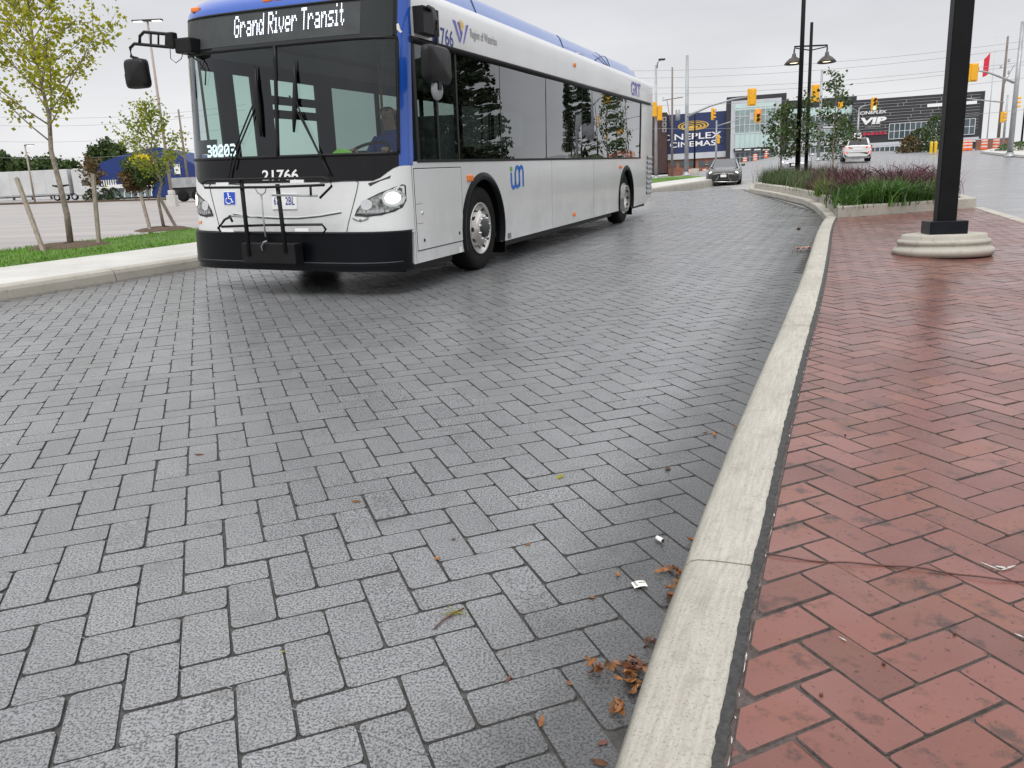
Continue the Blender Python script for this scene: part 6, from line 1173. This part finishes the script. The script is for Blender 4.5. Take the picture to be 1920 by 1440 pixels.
for u, v, l, lb, mt_, cu in ((1158, 1078, .030, 'curled orange leaf left of the white paper tag, by a joint', 'dead_leaf', .3), (1110, 1120, .030, 'pale tan leaf on a joint up and left of the paper tag', 'dead_leaf', .1), (1068, 1282, .024, 'small tan leaf on a joint below the loose leaf pile', 'dead_leaf', .3), (1015, 1355, .034, 'curled orange leaf at the lower edge left of the kerb', 'dead_leaf', .4), (1130, 1392, .03, 'flat rust leaf beside the kerb near the bottom edge', 'dead_leaf_dark', .1), (1125, 1430, .045, 'rust leaf at the very bottom edge beside the kerb', 'dead_leaf', .2), (953, 1272, .03, 'flat rust-red leaf lying in a paver joint', 'dead_leaf_dark', .05), (820, 1048, .03, 'tan leaf standing in a joint left of the brown stain', 'dead_leaf', .4), (850, 1010, .026, 'flat pink-tan leaf above the brown stain', 'dead_leaf', .05), (990, 1020, .03, 'flat tan leaf on the joint right of the brown stain', 'dead_leaf', .05), (668, 940, .04, 'flat orange leaf left of centre on the pavers', 'dead_leaf', .05), (1050, 893, .05, 'flattened yellow-brown leaf in mid lane', 'leaf_yellow', .05), (374, 852, .05, 'faint tan flattened leaf on the left pavers', 'dead_leaf', .03), (530, 1222, .014, 'tiny yellow leaf scrap standing in a joint at lower left', 'leaf_yellow', .3), (1385, 803, .06, 'small brown leaf leaning against the kerb midway up', 'dead_leaf', .3), (1340, 815, .05, 'orange leaf in the gutter midway up', 'dead_leaf', .3), (1322, 812, .04, 'pale orange leaf beside the gutter leaf midway up', 'dead_leaf', .2), (1300, 1015, .06, 'striped dry leaf against the kerb above the leaf cluster', 'dead_leaf', .5), (1150, 1335, .03, 'bright orange leaf at the kerb foot below the leaf pile', 'dead_leaf', .4), (1498, 430, .18, 'pale tan dead leaf in the far gutter near the planter', 'dead_leaf', .2), (1252, 878, .05, 'small dark leaf on the pavers near the gutter', 'dead_leaf_dark', .1)): fallen(u, v, l, lb, mt_, 0.0, cu)
def pile(name, cu, cv, n, su, sv, label, matn='dead_leaf', base=0.0):
    mb = MB()
    for i in range(n):
        u, v = random.gauss(cu, su), random.gauss(cv, sv); p = G(u, v); m_ = leafmesh(random.uniform(.014, .04), random.uniform(.02, .4)); M_ = Matrix.Translation((p[0], p[1], .006+random.random()*.018)) @ Matrix.Rotation(random.uniform(0, 6.3), 4, 'Z') @ Matrix.Rotation(random.gauss(0, .5), 4, 'X') @ Matrix.Rotation(random.gauss(0, .5), 4, 'Y'); mb.add([M_ @ Vector(q) for q in m_.v], m_.f, True)
    tag(mb.build(name, matn), label, 'leaf litter', kind='stuff')
pile('leaf_litter', 1186, 1268, 46, 13, 16, 'pile of curled orange and brown leaves against the kerb foot'); pile('leaf_litter', 1130, 1258, 16, 13, 7, 'scatter of small orange leaves left of the leaf pile'); pile('leaf_litter', 1262, 1076, 22, 15, 5, 'strip of rust leaves in the gutter by the paper tag'); pile('leaf_litter', 1262, 1122, 12, 6, 8, 'small clump of orange leaves below the gutter strip'); pile('leaf_litter', 1186, 1262, 20, 9, 12, 'dark rotting leaves under the orange pile', 'dead_leaf_dark')
pile('leaf_litter', 1160, 1333, 8, 9, 6, 'few orange leaves at the kerb foot below the pile'); pile('leaf_litter', 1217, 1213, 7, 8, 3, 'dark red leaves at the kerb foot above the pile', 'dead_leaf_dark'); pile('leaf_litter', 1270, 1100, 6, 5, 4, 'last orange leaves tucked against the kerb', 'dead_leaf')
# cigarette butt, paper tag, twigs, seeds
p = G(1237, 1016); o = thing('cigarette_end', 'white cigarette end lying on a wet paver near the kerb', 'cigarette end', (p[0], p[1], .010), -1.0, plumb=False); MB().lathe([(.0075, -.014), (.0078, .0), (.0075, .014)], 14, Matrix.Rotation(PI/2, 4, 'Y'), close=True).build('paper_tube', 'white_print', o); MB().lathe([(.0072, 0), (0, .0003)], 12, Matrix.Translation((.0143, 0, 0)) @ Matrix.Rotation(PI/2, 4, 'Y')).build('burnt_tip', 'twig', o); MB().tube([(-.014, 0, -.003), (-.026, .004, -.006)], [.004, .002], 5).build('tobacco', 'dead_leaf', o)
p = G(1199, 1100); o = thing('paper_tag', 'small white printed paper tag on the wet pavers beside the kerb', 'paper', (p[0], p[1], .004), .2, plumb=False); MB().grid(lambda a, b: (-.021+.042*a, -.015+.03*b, .002+.004*math.sin(a*3)+.002*b), 6, 4).build('sheet', 'paper', o)
for x, y, w_ in ((-.016, .009, .007), (-.016, 0, .006), (-.015, -.008, .007), (-.001, .004, .011), (.012, .003, .004)): MB().bx(x, x+w_, y-.0018, y+.0018, .0078, .0084).build('printed_mark', 'grey_print', o)
P_ = []
for t in np.linspace(0, 1, 26): u = 1436+500*t; v = 1039+ (1090-1039)*t+3*math.sin(t*9); q = G(u, v, .134); P_.append((q[0], q[1], .1345+.002*math.sin(t*25)))
tag(MB().tube(P_, .0022, 6).build('long_twig', 'twig'), 'long thin reddish twig lying across the red bricks', 'twig')
P_ = [G(813, 1180, .004), G(830, 1163, .005), G(848, 1152, .006), G(870, 1140, .005)]; o = tag(MB().tube(P_, [.0018, .0025, .003, .002], 5).build('seed_stalk', 'twig'), 'short brown stalk with frayed seed head on the pavers', 'twig')
mb = MB()
for k in range(26): q = G(random.gauss(850, 9), random.gauss(1148, 4), .004); d = Vector((random.gauss(0, .012), random.gauss(0, .012), .004)); mb.tube([q, Vector(q)+d], .0008, 4)
tag(mb.build('seed_fluff', 'leaf_yellow', o), None, kind='stuff')
for u, v, lb in ((1657, 1243, 'dark round seed on the red bricks, upper of the pair'), (1540, 1301, 'dark seed on the red bricks left of the others'), (1790, 1186, 'dark seed in a brick joint at the right'), (1585, 815, 'dark speck of seed further up the red bricks')):
    q = G(u, v, .136); mb = MB(); mb.lathe([(0, -.004), (.003, -.003), (.0045, 0), (.003, .003), (0, .005)], 10, Matrix.Rotation(random.uniform(.3, 1.2), 4, 'X')); o = mb.build('seed', 'twig', fix=True); o.location = (q[0], q[1], .134); tag(o, lb, 'seed', 'seeds on the red bricks')
mb = MB()
for (u0, v0), (u1, v1), w_ in (((1838, 1054), (1876, 1070), .007), ((1876, 1070), (1905, 1060), .008), ((1572, 1194), (1588, 1203), .005), ((1902, 1188), (1920, 1196), .006), ((1866, 1062), (1890, 1066), .010)):
    a, b = G(u0, v0, .1325), G(u1, v1, .1325); d = np.array([-(b-a)[1], (b-a)[0], 0]); d = d/np.linalg.norm(d)*w_/2; k = 7; L_ = []; R_ = []
    for i in range(k+1): q = a+(b-a)*i/k; f = math.sin(PI*(i+.4)/(k+.8))*random.uniform(.6, 1.2); L_.append(q+d*f); R_.append(q-d*f)
    mb.add([(q[0], q[1], .1338) for q in L_+R_], [(i, k+1+i, k+2+i, i+1) for i in range(k)])
mb.build('mortar_smear', 'efflorescence', island, fix=True)['kind'] = 'stuff'
# crushed wrapper in the far gutter
p = G(1508, 470); mb = MB(); mb.grid(lambda a, b: (-.16+.32*a+.02*math.sin(b*7), -.07+.14*b, .02+.05*abs(math.sin(a*7+b*4))), 8, 5, False); o = mb.build('wrapper', 'wrapper_foil'); o.scale = (.7, .7, .7); o.location = (p[0], p[1], .005); o.rotation_euler = (0, 0, .4); tag(o, 'crushed reddish and pale wrapper in the far gutter by the kerb', 'litter')
pile('leaf_litter', 1495, 472, 10, 9, 2, 'few dead leaves around the crushed wrapper in the far gutter', 'dead_leaf_dark')
